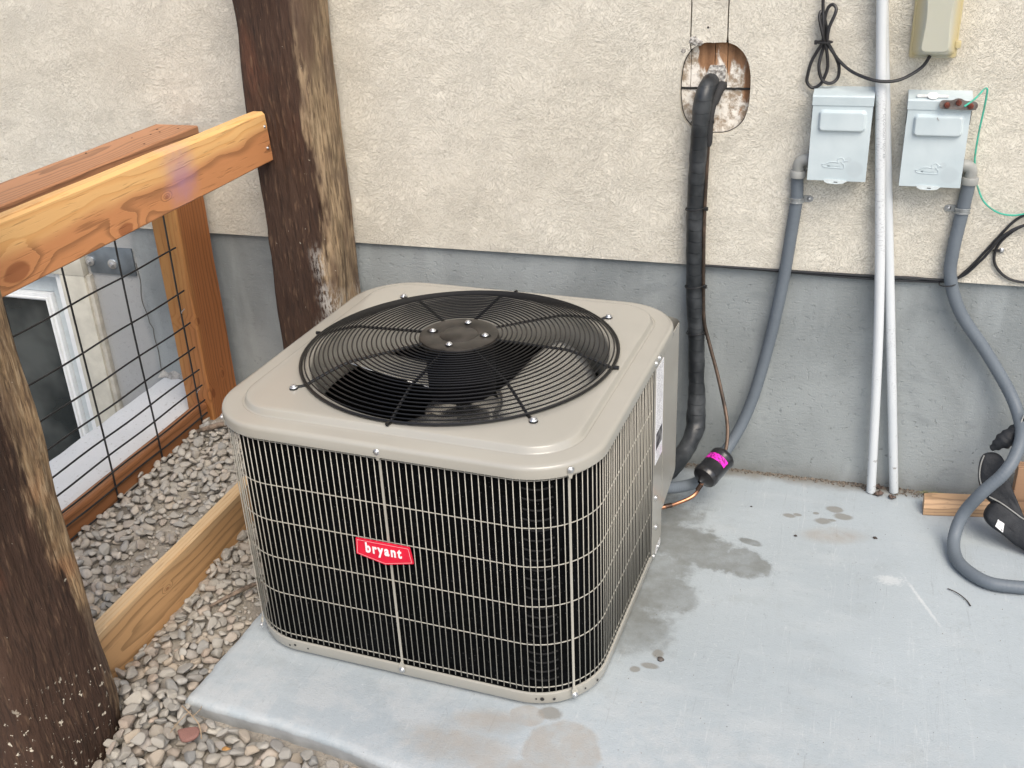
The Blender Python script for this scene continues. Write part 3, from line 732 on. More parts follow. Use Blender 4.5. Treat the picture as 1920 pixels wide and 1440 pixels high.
    for z in (.5835, .4715, .376, .2745, .1735, .0555):
        pts = []
        for p in samp:
            q = Vector((p.x, p.y, 0)); nrm = Vector((p.x/A, p.y/B, 0)); pts.append(Vector((p.x, p.y, Z(z))) - Vector((nrm.x, nrm.y, 0)).normalized()*.0022)
        G().tube(pts, .00125, 6).out('guard_wire', wr, guard)
    # end flange strip where the guard meets the service panel
    G().box((A-.013, .136, Z(.04)), (A-.0085, .142, Z(.592)), .0006, 1).out('edge_trim', simple('dark_gasket', (.05, .05, .05), .6), T)
    # --- straps: front centre and front right corner, left corner
    ca = R(-45); ccx, ccy = A-RC, -B+RC
    strap_pos = [((0.0, -B+.0065), (0, -1)), ((ccx+(RC-.003)*math.cos(ca), ccy+(RC-.003)*math.sin(ca)), (math.cos(ca), math.sin(ca))), ((-ccx-(RC-.003)*math.cos(ca), ccy+(RC-.003)*math.sin(ca)), (-math.cos(ca), math.sin(ca)))]
    for (px, py), (nx, ny) in strap_pos:
        t_ = Vector((-ny, nx, 0)); n_ = Vector((nx, ny, 0)); base = Vector((px, py, 0))
        g = G()
        def bx(w0, z0, z1, d0, d1, w1=None):
            w1 = w0 if w1 is None else w1
            vs = [base+t_*s1*ww+n_*d+Vector((0, 0, Z(zz))) for (zz, ww) in ((z0, w0), (z1, w1)) for s1, d in ((-1, d0), (1, d0), (1, d1), (-1, d1))]
            g.add(vs, [(0, 1, 2, 3), (4, 5, 6, 7), (0, 1, 5, 4), (1, 2, 6, 5), (2, 3, 7, 6), (3, 0, 4, 7)])
        bx(.0027, .047, .585, -.004, -.0022)
        bx(.0027, .585, .600, -.0022, .0042, .0065); bx(.0065, .600, .612, .0042, .0055)
        bx(.0065, .030, .040, .0012, .0025, .0065); bx(.0065, .040, .050, .001, -.002, .0027)
        g.out('strap', wr, T, False)
        for z, dd in ((.606, .0055), (.029, .0025)):
            put_screw(base+n_*dd+Vector((0, 0, Z(z))), (nx, ny, 0), T, 1.05)
    # extra holes / screws on the pan lip
    hm = simple('punched_hole', (.02, .02, .02), .8)
    for ang, zz, rr in ((-62, .024, .003), (-72, .026, .0045), (-77, .026, .0018), (-18, .024, .003), (-33, .026, .002)):
        a = R(ang); p = (ccx+(RC-.008)*math.cos(a), ccy+(RC-.008)*math.sin(a), Z(zz)); G().lathe([(0, .0007), (rr, .0007), (rr+.0004, 0)], 10, p, (math.cos(a), math.sin(a), 0)).out('pan_hole', hm, T)
    for xx, zz, rr in ((-.25, .024, .002), (-.285, .026, .003), (-.300, .022, .002)):
        G().lathe([(0, .0007), (rr, .0007), (rr+.0004, 0)], 10, (xx, -B+.008, Z(zz)), (0, -1, 0)).out('pan_hole', hm, T)
    # --- service corner: lower panel, chamfer panel, upper cover
    xo = A-.0075
    prf = [(.142, .040), (.243, .040), (.243, .13), (.243, .5925), (.142, .5925)]
    g = G(); g.prism([(y, z) for y, z in prf], lambda y, z, t: (xo-.004+.004*t, y, Z(z))); g.out('service_panel', tp, T, True)
    g = G(); g.box((0, 0, 0), (1, 1, 1)); 
    g = G(); g.prism([(.0, .040), (1, .040), (1, .5925), (0, .5925)], lambda s_, z, t: (xo-.004+(.243-xo+.004)*s_-.003*t, .243+(B-.012-.243)*s_-.003*t, Z(z))); g.out('rear_corner_panel', tp, T, False)
    up = [(.2435, .5925), (.2435, .122), (.252, .118), (.395, .150), (.402, .156), (.403, .5925)]
    g = G(); g.prism(up, lambda y, z, t: (xo-.0015+.002*t, y, Z(z)))
    # return of the cover around the rear corner
    pts = [(xo+.0005, .403)] + [(xo-.045+.0455*math.cos(R(a)), .403+.035*math.sin(R(a))) for a in range(0, 91, 10)] + [(.25, .438)]
    Lo = [[Vector((x, y, Z(.156))) for x, y in pts], [Vector((x, y, Z(.5925))) for x, y in pts]]
    g.loft(Lo, closed=False); g.out('valve_cover', tp, T, True, 30)
    for (y, z) in ((.162, .589), (.142+.012, .565), (.195, .583)):
        pass
    put_screw((A, .118, Z(.606)), (1, 0, 0), T, 1.1); put_screw((A, .150, Z(.606)), (1, 0, 0), T, 1.1)
    for (y, z) in ((.172, .200), (.178, .107), (.205, .028), (.158, .028)): put_screw((xo, y, Z(z)), (1, 0, 0), T, 1.0)
    # --- rating label on the service panel
    m = Mt('printed_label', .45, 0, .4); X = m.xyz()
    rows = m.math('FRACT', m.math('MULTIPLY', X[2], 1/.0068)); row = m.math('MULTIPLY', m.ss(rows, .28, .36), m.ss(rows, .80, .72))
    wrd = m.ss(m.noise(230, 3, v=m.mp((1, 1, .35))), .44, .5)
    txt = m.math('MULTIPLY', row, wrd); inx = m.math('MULTIPLY', m.ss(X[1], .160, .163), m.ss(X[1], .227, .224))
    c = m.mix(m.math('MULTIPLY', m.math('MULTIPLY', txt, inx), .72), (.80, .80, .82), (.10, .10, .12))
    blk = m.math('MULTIPLY', m.math('MULTIPLY', m.ss(X[2], .338, .339), m.ss(X[2], .385, .384)), inx); c = m.mix(blk, c, m.mix(m.math('MULTIPLY', m.ss(m.noise(60, 2), .5, .6), .3), (.03, .03, .035), (.5, .5, .5)))
    qr = m.math('MULTIPLY', m.math('MULTIPLY', m.ss(X[2], .325, .324), m.ss(X[1], .205, .206)), inx); c = m.mix(m.math('MULTIPLY', qr, .35), c, (.6, .4, .6))
    m.col(c); G().box((xo+.0003, .156, Z(.305)), (xo+.0011, .231, Z(.572))).out('rating_label', m.m, T, False)
    m = Mt('small_printed_label', .45, 0, .4); m.col(m.mix(m.math('MULTIPLY', m.ss(m.noise(420, 2, v=m.mp((1, .4, 1))), .5, .55), .7), (.75, .75, .76), (.12, .12, .14)))
    G().box((A-.0078, .185, Z(.016)), (A-.0070, .236, Z(.036))).out('warning_label', m.m, T, False)
    # --- name badge
    bd = bpy.data.objects.new('badge', None)
    red = simple('badge_red', (.72, .012, .045), .3, 0, .03); whm = simple('badge_white', (.85, .85, .86), .4, 0, .01); lr = simple('badge_pinstripe', (.95, .62, .64), .4, 0, .02)
    outl = [(-.074, .381), (.054, .381), (.0605, .3405), (-.0085, .3245), (-.077, .3405)]
    yb = -B+.0035
    g = G(); g.prism(outl, lambda x, z, t: (x, yb-.001-.004*t, Z(z)))
    b = g.out('badge', red, T, False)
    def inset(pts, d):
        c_ = Vector((sum(p[0] for p in pts)/len(pts), sum(p[1] for p in pts)/len(pts))); n = len(pts); out = []
        for i in range(n):
            a, p, q = Vector(pts[i-1]), Vector(pts[i]), Vector(pts[(i+1) % n]); e1 = (p-a).normalized(); e2 = (q-p).normalized()
            n1 = Vector((e1.y, -e1.x)); n2 = Vector((e2.y, -e2.x)); bs = (n1+n2); bs = bs/max(.2, bs.dot(n1)); out.append(p+bs*d)
        return out
    o1 = inset(outl, .0028); o2 = inset(outl, .0036); n = len(outl)
    yy = yb-.0054
    mesh('badge_outline', [(p.x, yy, Z(p.y)) for p in o1]+[(p.x, yy, Z(p.y)) for p in o2], [(i, (i+1) % n, n+(i+1) % n, n+i) for i in range(n)], lr, b)
    cu = bpy.data.curves.new('badge_text', 'FONT'); cu.body = 'bryant'; cu.size = .0300; cu.align_x = 'CENTER'; cu.offset = .0011; cu.extrude = .0004; cu.space_character = 1.3
    to = bpy.data.objects.new('badge_text', cu); COL.objects.link(to); dg = bpy.context.evaluated_depsgraph_get(); me = bpy.data.meshes.new_from_object(to.evaluated_get(dg)); bpy.data.objects.remove(to)
    me.transform(Matrix.Translation((-.0095, yb-.0058, Z(.3505))) @ Matrix.Rotation(R(90), 4, 'X') @ Matrix.Diagonal((.86, 1.14, 1, 1)))
    me.materials.clear(); me.materials.append(whm); link('badge_text', me, whm, b)
    # --- fan guard
    fg = bpy.data.objects.new('fan_guard', None); COL.objects.link(fg); fg.parent = T; fg.empty_display_size = .05
    bk = M['black']; HUBZ = .683; RR = .378
    def hz(r_):  # height of the guard at a radius
        if r_ <= .095: return HUBZ-.004
        if r_ < .265: return HUBZ-.004-.005*((r_-.095)/.17)
        t = (r_-.265)/(RR-.265); return .674 - (.674-.640)*(t**1.25)
    nr = 25
    for k in range(nr):
        r_ = .104 + (RR-.104)*k/(nr-1); z = hz(r_) + .0022
        G().tube([(r_*math.cos(2*math.pi*i/96), r_*math.sin(2*math.pi*i/96), Z(z)) for i in range(96)], .0019 if k < nr-1 else .0026, 6, closed=True).out('guard_ring', bk, fg)
    G().tube([((RR-.004)*math.cos(2*math.pi*i/96), (RR-.004)*math.sin(2*math.pi*i/96), Z(.6375+.004)) for i in range(96)], .0022, 6, closed=True).out('guard_ring', bk, fg)
    for k in range(8):
        a = 3.9279 + k*math.pi/4; long_ = (k % 2 == 0); c_, s_ = math.cos(a), math.sin(a)
        rend = .400 if long_ else .386
        pts = []
        for r_ in [.07, .12, .18, .25, .265, .285, .31, .34, .365, .378]: pts.append((r_*c_, r_*s_, Z(hz(min(r_, RR))-.002)))
        pts.append((rend*c_, rend*s_, Z(.6395 if long_ else .642)))
        G().tube(smooth_path(pts, 3), .0036, 8).out('guard_spoke', bk, fg)
        if long_:
            G().lathe([(.004, .0035), (.0095, .0035), (.010, .0015), (.010, 0)], 18, (.4046*c_, .4046*s_, Z(.6365))).out('spoke_eye', bk, fg)
            put_screw((.4046*c_, .4046*s_, Z(.640)), (0, 0, 1), fg, 1.35)
        else:
            G().tube([(.381*c_, .381*s_, Z(.642)), (.391*c_, .391*s_, Z(.6415))], .0046, 8).out('spoke_tip', bk, fg)
    # hub plate with slots
    hubm = simple('worn_black_hub', (.032, .028, .024), .42, .2, .25, 25)
    g = G(); g.lathe([(.0, Z(HUBZ-.001)), (.043, Z(HUBZ-.001)), (.0455, Z(HUBZ-.0028)), (.048, Z(HUBZ-.001)), (.088, Z(HUBZ)), (.094, Z(HUBZ-.002)), (.096, Z(HUBZ-.008)), (.096, Z(HUBZ-.012))], 64); hub = g.out('hub_plate', hubm, fg, True, 40)
    for k in range(4):
        a = 3.9279+R(45)+k*math.pi/2 + R(3); c_, s_ = math.cos(a), math.sin(a)
        tx = Vector((c_, s_, 0)); ty = Vector((-s_, c_, 0)); l = []
        for q in range(16):
            b_ = 2*math.pi*q/16; l.append(tx*(.066+.0145*math.cos(b_)) + ty*(.0075*math.sin(b_)))
        g = G(); zc = Z(HUBZ+.0006)
        g.loft([[v+Vector((0, 0, zc+.0009)) for v in l], [Vector((0, 0, zc-.001))+tx*.066+(v-tx*.066)*.8 for v in l]], cap1=True)
        g.out('hub_slot', simple('slot_black', (.004, .004, .004), .5) if k == 0 else bpy.data.materials['slot_black'], fg)
        put_screw((.066*c_, .066*s_, zc+.0006), (0, 0, 1), fg, 1.15)
    # --- motor, shaft and blades
    g = G(); g.lathe([(0, Z(.672)), (.07, Z(.672)), (.080, Z(.664)), (.082, Z(.655)), (.082, Z(.545)), (.080, Z(.535)), (.074, Z(.531)), (0, Z(.528))], 48); g.out('fan_motor', simple('motor_black', (.002, .002, .003), .7, 0, .1, 30, 0, .1), T, True, 40)
    metal = Mt('brushed_aluminium_blade', .22, .9, .5); metal.col(metal.mix(metal.ss(metal.noise(5, 4), .3, .7), (.50, .50, .49), (.68, .68, .66))); metal.bump(metal.noise(40, 3, v=metal.mp((1, 1, 1))), .0006)
    g = G(); g.lathe([(0, Z(.545)), (.0075, Z(.545)), (.0075, Z(.502)), (.018, Z(.500)), (.020, Z(.492)), (.075, Z(.488)), (.095, Z(.482)), (.098, Z(.476)), (.0, Z(.474))], 48); fanh = g.out('fan_hub', metal.m, T, True, 40)
    for k, ac in enumerate((14, 134, 254)):
        nu, nv = 26, 16; vs = []; fs = []
        for j in range(nv+1):
            t = j/nv; r_ = .085 + (.335-.085)*t; half = R(22 + 17*math.sin(math.pi*min(1, t*.75+.12))); sweep = R(16)*t**1.5
            if t > .9: half *= 1-((t-.9)/.1)**2*.22
            for i in range(nu+1):
                u = i/nu*2-1; a = R(ac) + sweep + u*half
                z = .500 + (u*half*r_)*.40*(.5+.5*t)*1.0 + .018*(1-u*u)*t
                if u < -.93: z -= .003
                vs.append((r_*math.cos(a), r_*math.sin(a), Z(max(.44, z))))
        for j in range(nv):
            for i in range(nu): q = j*(nu+1)+i; fs.append((q, q+1, q+nu+2, q+nu+1))
        b = mesh('fan_blade', vs, fs, metal.m, T, True); sm = b.modifiers.new('solid', 'SOLIDIFY'); sm.thickness = .0018
    # bottom of the chamber
    g = G(); g.lathe([(0, Z(.06)), (.39, Z(.06))], 40); g.out('chamber_floor', M['black'], T)
air_conditioner()

# ------------------------------------------------------------------ pipes, cables, conduits on the wall
def lines():
    tape = Mt('black_vinyl_tape', .42, 0, .5); X = tape.xyz()
    wr = tape.math('FRACT', tape.math('ADD', tape.math('MULTIPLY', X[2], 1/.032), tape.math('MULTIPLY', tape.noise(12, 2), .6)))
    tape.col(tape.mix(tape.ss(tape.noise(14, 4), .4, .7), (.016, .019, .022), (.05, .055, .06))); tape.bump(tape.math('ADD', tape.ss(wr, 0, .12), tape.math('MULTIPLY', tape.noise(60, 3), .8)), .0009)
    ln = [(.202,.030,1.145), (.202,-.020,1.144), (.196,-.050,1.126), (.191,-.055,1.087), (.183,-.045,.952), (.180,-.040,.805), (.183,-.040,.653), (.189,-.040,.526), (.197,-.045,.430), (.201,-.050,.332), (.207,-.070,.221), (.208,-.100,.166), (.190,-.170,.132), (.168,-.250,.118), (.137,-.320,.120), (.060,-.380,.120)]
    t = empty('insulated_refrigerant_line', (0, 0, 0), 'thick black taped pipe running down from the stucco cut-out behind the air conditioner', 'pipe')
    P = smooth_path(ln, 10); rs = []
    for i, p in enumerate(P):
        rs.append(.0232 + .0004*math.sin(p.z*48) + .0016*noise.noise(Vector((p.z*22, i*.05, 0))) + (.005*math.exp(-((p.z-.20)/.06)**2)))
    g = G(); g.tube(P, rs, 20)
    for v in g.v: v += Vector((noise.noise(v*38), noise.noise(v*38+Vector((7, 0, 0))), 0))*.0016*(2.2 if v.z < .33 else 1)
    g.out('insulation', tape.m, t, True, 70)
    blk = simple('black_zip_tie', (.012, .012, .013), .4)
    for z, x in ((1.055, .189), (.822, .182), (.60, .187), (.46, .1955)):
        a = [(x+.027*math.cos(2*math.pi*i/20), -.045+.027*math.sin(2*math.pi*i/20), z+.004*math.cos(2*math.pi*i/20)) for i in range(20)]
        g = G(); g.tube(a, .0019, 5, closed=True); g.box((x+.024, -.056, z-.004), (x+.034, -.047, z+.005), .001, 1); g.out('zip_tie', blk, t)
    # narrow second pipe stub beside it at the hole
    g = G(); g.tube(smooth_path([(.232, .02, 1.136), (.230, -.015, 1.134), (.222, -.034, 1.112), (.2135, -.05, 1.075), (.210, -.045, .99)], 6), [.013]*7+[.012]*8+[.009]*9+[.006], 12); g.out('side_sleeve', simple('grey_black_foam', (.025, .025, .026), .8), t)
    # copper liquid line with filter drier
    cop = Mt('tarnished_copper', .38, .8, .5); X = cop.xyz()
    cop.col(cop.mix(cop.ss(cop.noise(20, 4), .35, .7), (.07, .055, .045), (.17, .12, .09)))
    t2 = empty('liquid_line', (0, 0, 0), 'thin brown copper pipe with a black filter drier marked by a magenta label', 'pipe')
    liq = [(.212,-.045,1.082), (.207,-.040,.952), (.206,-.045,.775), (.211,-.045,.589), (.217,-.048,.496), (.236,-.060,.432), (.264,-.080,.352), (.295,-.120,.265), (.308,-.150,.223), (.312,-.180,.185), (.309,-.204,.158)]
    G().tube(smooth_path(liq, 8), .0052, 10).out('copper_pipe', cop.m, t2)
    a, b = Vector((.310, -.202, .158)), Vector((.266, -.288, .129)); d = (b-a).normalized(); L = (b-a).length
    dk = mat_paint('drier_black', (.012, .012, .014), .3)
    prof = [(.006, -.014), (.009, -.006), (.022, .0), (.033, .004), (.0365, .010), (.0365, .018), (.0350, .022), (.0350, L-.020), (.0365, L-.017), (.0365, L-.008), (.033, L), (.020, L+.006), (.010, L+.011), (.006, L+.020)]
    # shell
    G().lathe(prof, 36, a, d).out('filter_drier', dk, t2, True, 40)
    # magenta label wrapped over the upper side
    mg = Mt('magenta_label', .5, 0, .4); q = Vector((0, 0, 1)).rotation_difference(d)
    q0 = q.inverted(); nn = mg.noise(180, 2, v=mg.mp((1.0, 1, .05)))
    mg.col(mg.mix(mg.math('MULTIPLY', mg.ss(nn, .50, .54), .75), (.75, .02, .50), (.10, .01, .08)))
    vs = []; fs = []; want = Vector((-.1, -.55, .85)); want = (want-d*want.dot(d)).normalized(); side = d.cross(want)
    for i in range(19):
        an = R(-62+124*i/18); nrm = want*math.cos(an)+side*math.sin(an)
        for h in (.030, .052): vs.append(a+d*h+nrm*.0357)
    fs = [(2*i, 2*i+1, 2*i+3, 2*i+2) for i in range(18)]
    mesh('drier_label', vs, fs, mg.m, t2, True)
    brc = Mt('bright_copper', .33, .85, .5); brc.col(brc.mix(brc.ss(brc.noise(30, 4), .3, .7), (.20, .10, .06), (.50, .24, .14)))
    cp = [(.268, -.284, .130), (.262, -.300, .116), (.244, -.320, .088), (.205, -.350, .076), (.163, -.380, .073), (.10, -.405, .071)]
    g = G(); g.tube(smooth_path(cp, 8), .0052, 10); g.out('copper_stub', brc.m, t2)
    for c in ((.257, -.306, .108), (.183, -.366, .0742)):
        i = 0 if c[0] > .2 else 1; dd = (Vector((.244, -.320, .088))-Vector((.262, -.300, .116))).normalized() if i == 0 else Vector((-.84, -.54, -.04)).normalized()
        G().tube([Vector(c)-dd*.010, Vector(c)+dd*.010], .0068, 10).out('solder_joint', simple('burnt_copper', (.09, .055, .04), .45, .7, .3) if i == 0 else bpy.data.materials['burnt_copper'], t2)
    # flexible conduits
    gm = Mt('grey_flex_conduit', .5, 0, .4); gm.col(gm.mix(gm.noise(10, 3), (.105, .125, .148), (.15, .175, .20))); gm.bump(gm.noise(200, 2), .0005)
    elb = simple('grey_pvc_elbow', (.30, .305, .29), .5, 0, .05)
    def conduit(pts, label, r=.0163):
        t = empty('flexible_conduit', (0, 0, 0), label, 'conduit')
        P = smooth_path(pts, 1)
        P = smooth_path(pts, 24); cum = 0; rs = []; last = P[0]
        # even resample at 2.5 mm so that the ribs show
        Q = [P[0]]; acc = 0
        for a_, b_ in zip(P[:-1], P[1:]):
            seg = (b_-a_).length; pos = 0
            while acc + seg - pos >= .003: pos += .003-acc; acc = 0; Q.append(a_.lerp(b_, pos/seg))
            acc += seg-pos
        for i in range(len(Q)): rs.append(r + .00028*math.cos(i*2*math.pi*.003/.009))
        G().tube(Q, rs, 18).out('conduit_hose', gm.m, t, True, 60); return t
    cl = [(.440,-.035,.930), (.440,-.030,.905), (.442,-.030,.852), (.435,-.030,.757), (.423,-.030,.620), (.401,-.030,.459), (.370,-.035,.292), (.341,-.050,.192), (.309,-.080,.124), (.275,-.130,.076), (.240,-.200,.063), (.200,-.280,.086), (.146,-.340,.109), (.06, -.39, .12)]
    t3 = conduit(cl, 'grey flexible conduit curving from the left switch box down to the air conditioner')
    cr = [(.853,-.040,.930), (.852,-.035,.905), (.847,-.030,.838), (.839,-.035,.740), (.842,-.035,.668), (.878,-.035,.574), (.954,-.035,.470), (1.022,-.050,.372), (1.052,-.085,.318), (1.058,-.150,.290), (1.043,-.200,.252), (1.018,-.232,.216), (.974,-.245,.160), (.940,-.245,.092), (.924,-.275,.040), (.925,-.330,.020), (.945,-.385,.0185), (.995,-.432,.0185), (1.055,-.436,.0185), (1.117,-.422,.0185), (1.194,-.380,.0185), (1.30, -.30, .0185)]
    t4 = conduit(cr, 'grey flexible conduit looping from the right switch box onto the slab')
    for t, sx, bx_, ex in ((t3, -1, .4665, .441), (t4, 1, .8295, .8535)):
        pts = [(bx_, -.04, .962)] + [(ex-sx*.018+sx*.018*math.sin(R(a_)), -.04+.004*a_/90, .944+.018*math.cos(R(a_))) for a_ in range(0, 91, 10)] + [(ex, -.036, .925)]
        g = G(); g.tube(pts, .0150, 16); g.lathe([(.0150, 0), (.0200, .0), (.0205, .002), (.0205, .016), (.0190, .018), (.0150, .018)], 24, (ex, -.036, .915)); g.out('elbow', elb, t, True, 40)
        G().lathe([(.014, 0), (.0215, 0), (.0215, .006), (.014, .006)], 8, (bx_-.002*sx, -.04, .962), (sx, 0, 0)).out('lock_nut', simple('nut_grey', (.22, .22, .21), .5), t)
        # strap clamp
        zc = .853 if sx < 0 else .846; xc = .442 if sx < 0 else .8475; sy = -sx
        g = G(); arc = [Vector((xc+.0178*math.cos(R(a_)), -.030-.0178*math.sin(R(a_)), 0)) for a_ in range(-10, 191, 12)]
        for dz, rr in ((-.0055, .0019), (0, .0009), (.0055, .0019)):
            g.tube([v+Vector((0, 0, zc+dz)) for v in arc], rr, 6)
        L2 = [[v+Vector((0, 0, zc-.0075)), v+Vector((0, 0, zc+.0075))] for v in arc]; g.loft(L2, closed=False)
        tab = [(0, -.0085), (.018, -.0085), (.0245, -.005), (.0265, 0), (.0245, .005), (.018, .0085), (0, .0085)]
        g.prism(tab, lambda x, z, tt: (xc+sy*(.016+x), -.0145-.0030*tt, zc+z)); g.out('pipe_clamp', M['zinc'], t, True, 40)
        put_screw((xc+sy*.032, -.0165, zc), (0, -1, 0), t, .9)
    # two leaning white PVC pipes
    def pvc(path, label, seed, r=.0128):
        m = Mt('white_pvc', .35, 0, .4); X = m.xyz()
        c = m.mix(m.ss(m.noise(5, 4, v=m.mp((1, 1, .3), loc=(seed, 0, 0))), .3, .7), (.52, .56, .585), (.63, .655, .67))
        # faded dirt ticks and scuffs
        dirt = m.math('MULTIPLY', m.ss(m.noise(420, 2, v=m.mp((.3, .3, 1), loc=(seed, 0, 0))), .56, .64), m.ss(m.noise(3, 3, v=m.mp(loc=(0, 0, seed))), .5, .62))
        c = m.mix(m.math('MULTIPLY', dirt, .4), c, (.22, .23, .25))
        c = m.mix(m.math('MULTIPLY', m.ss(m.noise(50, 4), .62, .7), m.ss(X[2], .25, .02)), c, (.22, .21, .19))
        m.col(c); return G().tube(smooth_path(path, 8), r, 20).out('pvc_pipe', m.m, None, True, 60), m
    a, _ = pvc([(.577, -.054, 1.66), (.603, -.052, 1.348), (.6395, -.049, .965), (.6805, -.045, .532), (.714, -.042, .004)], '', 1.0)
    tagit(a, 'white plastic pipe, left of the leaning pair between the switch boxes', 'pipe')
    b, _ = pvc([(.566, -.0275, 1.66), (.6205, -.0275, 1.225), (.6540, -.0275, .966), (.7095, -.0275, .536), (.7765, -.0275, .004)], '', 3.0, .0125)
    tagit(b, 'white plastic pipe with faded print, right of the leaning pair between the switch boxes', 'pipe')
    # printing on the pipes, faded
    ink = simple('faded_ink', (.24, .26, .28), .6)
    def pipe_text(txt, x0, z0, x1, z1, yy, size, par, ph):
        cu = bpy.data.curves.new('pipe_print', 'FONT'); cu.body = txt; cu.size = size; cu.space_character = 1.25
        to = bpy.data.objects.new('pipe_print', cu); COL.objects.link(to); dg = bpy.context.evaluated_depsgraph_get(); me = bpy.data.meshes.new_from_object(to.evaluated_get(dg)); bpy.data.objects.remove(to)
        d = Vector((x1-x0, 0, z1-z0)); Ln = d.length; d.normalize(); sd_ = Vector((d.z, 0, -d.x))
        for v in me.vertices:       # wrap the flat letters on the pipe
            s_ = v.co.x; h = v.co.y - size*.35; an = ph + h/.0129
            ctr = Vector((x0, yy, z0)) + d*s_
            v.co = ctr + (-sd_*math.sin(an) + Vector((0, -1, 0))*math.cos(an))*.01315
        me.materials.clear(); me.materials.append(ink); return link('pipe_print', me, ink, par)
    pipe_text('PVC CONDUIT SCH 40', .6266, 1.10, .6645, .70, -.0495, .010, a, .72)
    pipe_text('2 EXTRA HEAVY WALL', .6398, 1.075, .6718, .828, -.0275, .0095, b, -.45)
    return
lines()

def cables():
    bc = simple('black_cable_jacket', (.018, .018, .02), .45, 0, .15)
    # coiled outlet cord
    t = empty('power_cord', (0, 0, 0), 'black cord bundled in tied loops and running into the yellowed outlet cover', 'cord')
    c1 = [(.462,-.030,1.70), (.466,-.030,1.45), (.468,-.030,1.355), (.470,-.030,1.327), (.473,-.035,1.295), (.476,-.035,1.255), (.464,-.030,1.229), (.452,-.030,1.203), (.446,-.030,1.173), (.446,-.030,1.154), (.460,-.030,1.141), (.477,-.030,1.149), (.486,-.030,1.166), (.492,-.030,1.192), (.487,-.035,1.230), (.479,-.040,1.256), (.470,-.040,1.285), (.463,-.035,1.310), (.466,-.030,1.322), (.474,-.030,1.309), (.483,-.030,1.277), (.483,-.030,1.254), (.476,-.030,1.229), (.471,-.035,1.196), (.477,-.035,1.170), (.487,-.035,1.157), (.504,-.035,1.154), (.518,-.030,1.166), (.519,-.030,1.192), (.510,-.030,1.214), (.494,-.035,1.241), (.487,-.045,1.256), (.488,-.045,1.286), (.499,-.040,1.317), (.500,-.035,1.331), (.490,-.030,1.338), (.480,-.030,1.327), (.476,-.030,1.298), (.482,-.030,1.254), (.497,-.035,1.234), (.518,-.035,1.208), (.549,-.045,1.185), (.587,-.068,1.173), (.622,-.074,1.167), (.659,-.066,1.169), (.689,-.050,1.181), (.712,-.040,1.198), (.725,-.040,1.222)]
    G().tube(smooth_path(c1, 6), .0041, 8).out('cord', bc, t)
    G().tube([(.478+.020*math.cos(2*math.pi*i/20), -.036+.012*math.sin(2*math.pi*i/20), 1.252) for i in range(20)], .0026, 6, closed=True).out('zip_tie', bc, t)
    G().box((.456, -.046, 1.247), (.463, -.038, 1.257), .001, 1).out('zip_tie_head', bc, t)
    # long cables along the bottom of the stucco
    for pts, lab in (([(.20, -.004, .6455), (.380,-.008,.6445), (.465,-.010,.6435), (.604,-.012,.6415), (.738,-.012,.6425), (.836,-.012,.6475), (.860,-.020,.661), (.898,-.020,.710), (.939,-.020,.774), (.975,-.020,.825), (1.014,-.020,.846), (1.084,-.020,.854), (1.4, -.02, .86)], 'lower black cable along the stucco edge, rising right behind the conduit'),
                     ([(.20, -.019, .6505), (.380,-.0185,.6505), (.603,-.0185,.6515), (.737,-.0185,.654), (.854,-.020,.659), (.910,-.026,.717), (.950,-.030,.784), (1.005,-.030,.819), (1.087,-.030,.830), (1.4, -.03, .84)], 'upper black cable along the stucco edge, crossing over the lower one')):
        o = G().tube(smooth_path(pts, 10), .0035, 8).out('wall_cable', bc); tagit(o, lab, 'cable')
    o = empty('looped_cable', (0, 0, 0), 'black cable loop held to the stucco by a clip, at the right edge', 'cable')
    G().tube(smooth_path([(1.02, -.028, .826), (.978,-.025,.802), (.947,-.020,.763), (.939,-.020,.727), (.949,-.020,.697), (.980,-.020,.670), (1.025,-.020,.662), (1.091,-.020,.670), (1.3, -.02, .72)], 10), .0036, 8).out('cable', bc, o)
    G().tube([(.9425+.008*math.cos(2*math.pi*i/14), -.02+.006*math.sin(2*math.pi*i/14), .742) for i in range(14)], .002, 6, closed=True).out('clip', bc, o)
    put_screw((.954, -.016, .742), (0, -1, 0), o, 1.0)
    G().tube([(.838+.021*math.cos(2*math.pi*i/22), -.035+.021*math.sin(2*math.pi*i/22), .651+.003*math.cos(2*math.pi*i/22)) for i in range(22)], .0017, 6, closed=True).out('zip_tie', bc, bpy.data.objects['flexible_conduit.001'])
    # green ground wire
    gw = Mt('green_wire', .4, 0, .5); gw.col(gw.mix(gw.ss(gw.noise(60, 2), .45, .6), (.05, .42, .30), (.10, .30, .22)))
    p = [(.812,-.098,1.117), (.824,-.088,1.124), (.838,-.075,1.134), (.852,-.06,1.149), (.858,-.055,1.151), (.861,-.052,1.143), (.8605,-.045,1.10), (.858,-.035,1.046), (.858,-.025,.985), (.862,-.022,.95), (.864,-.025,.932), (.875,-.03,.905), (.894,-.030,.870), (.928,-.030,.845), (.966,-.030,.839), (1.007,-.030,.849), (1.10, -.03, .87)]
    o = G().tube(smooth_path(p, 8), .0023, 7).out('ground_wire', gw.m); tagit(o, 'thin green wire hanging from the rusty bar on the right switch box', 'wire')
cables()

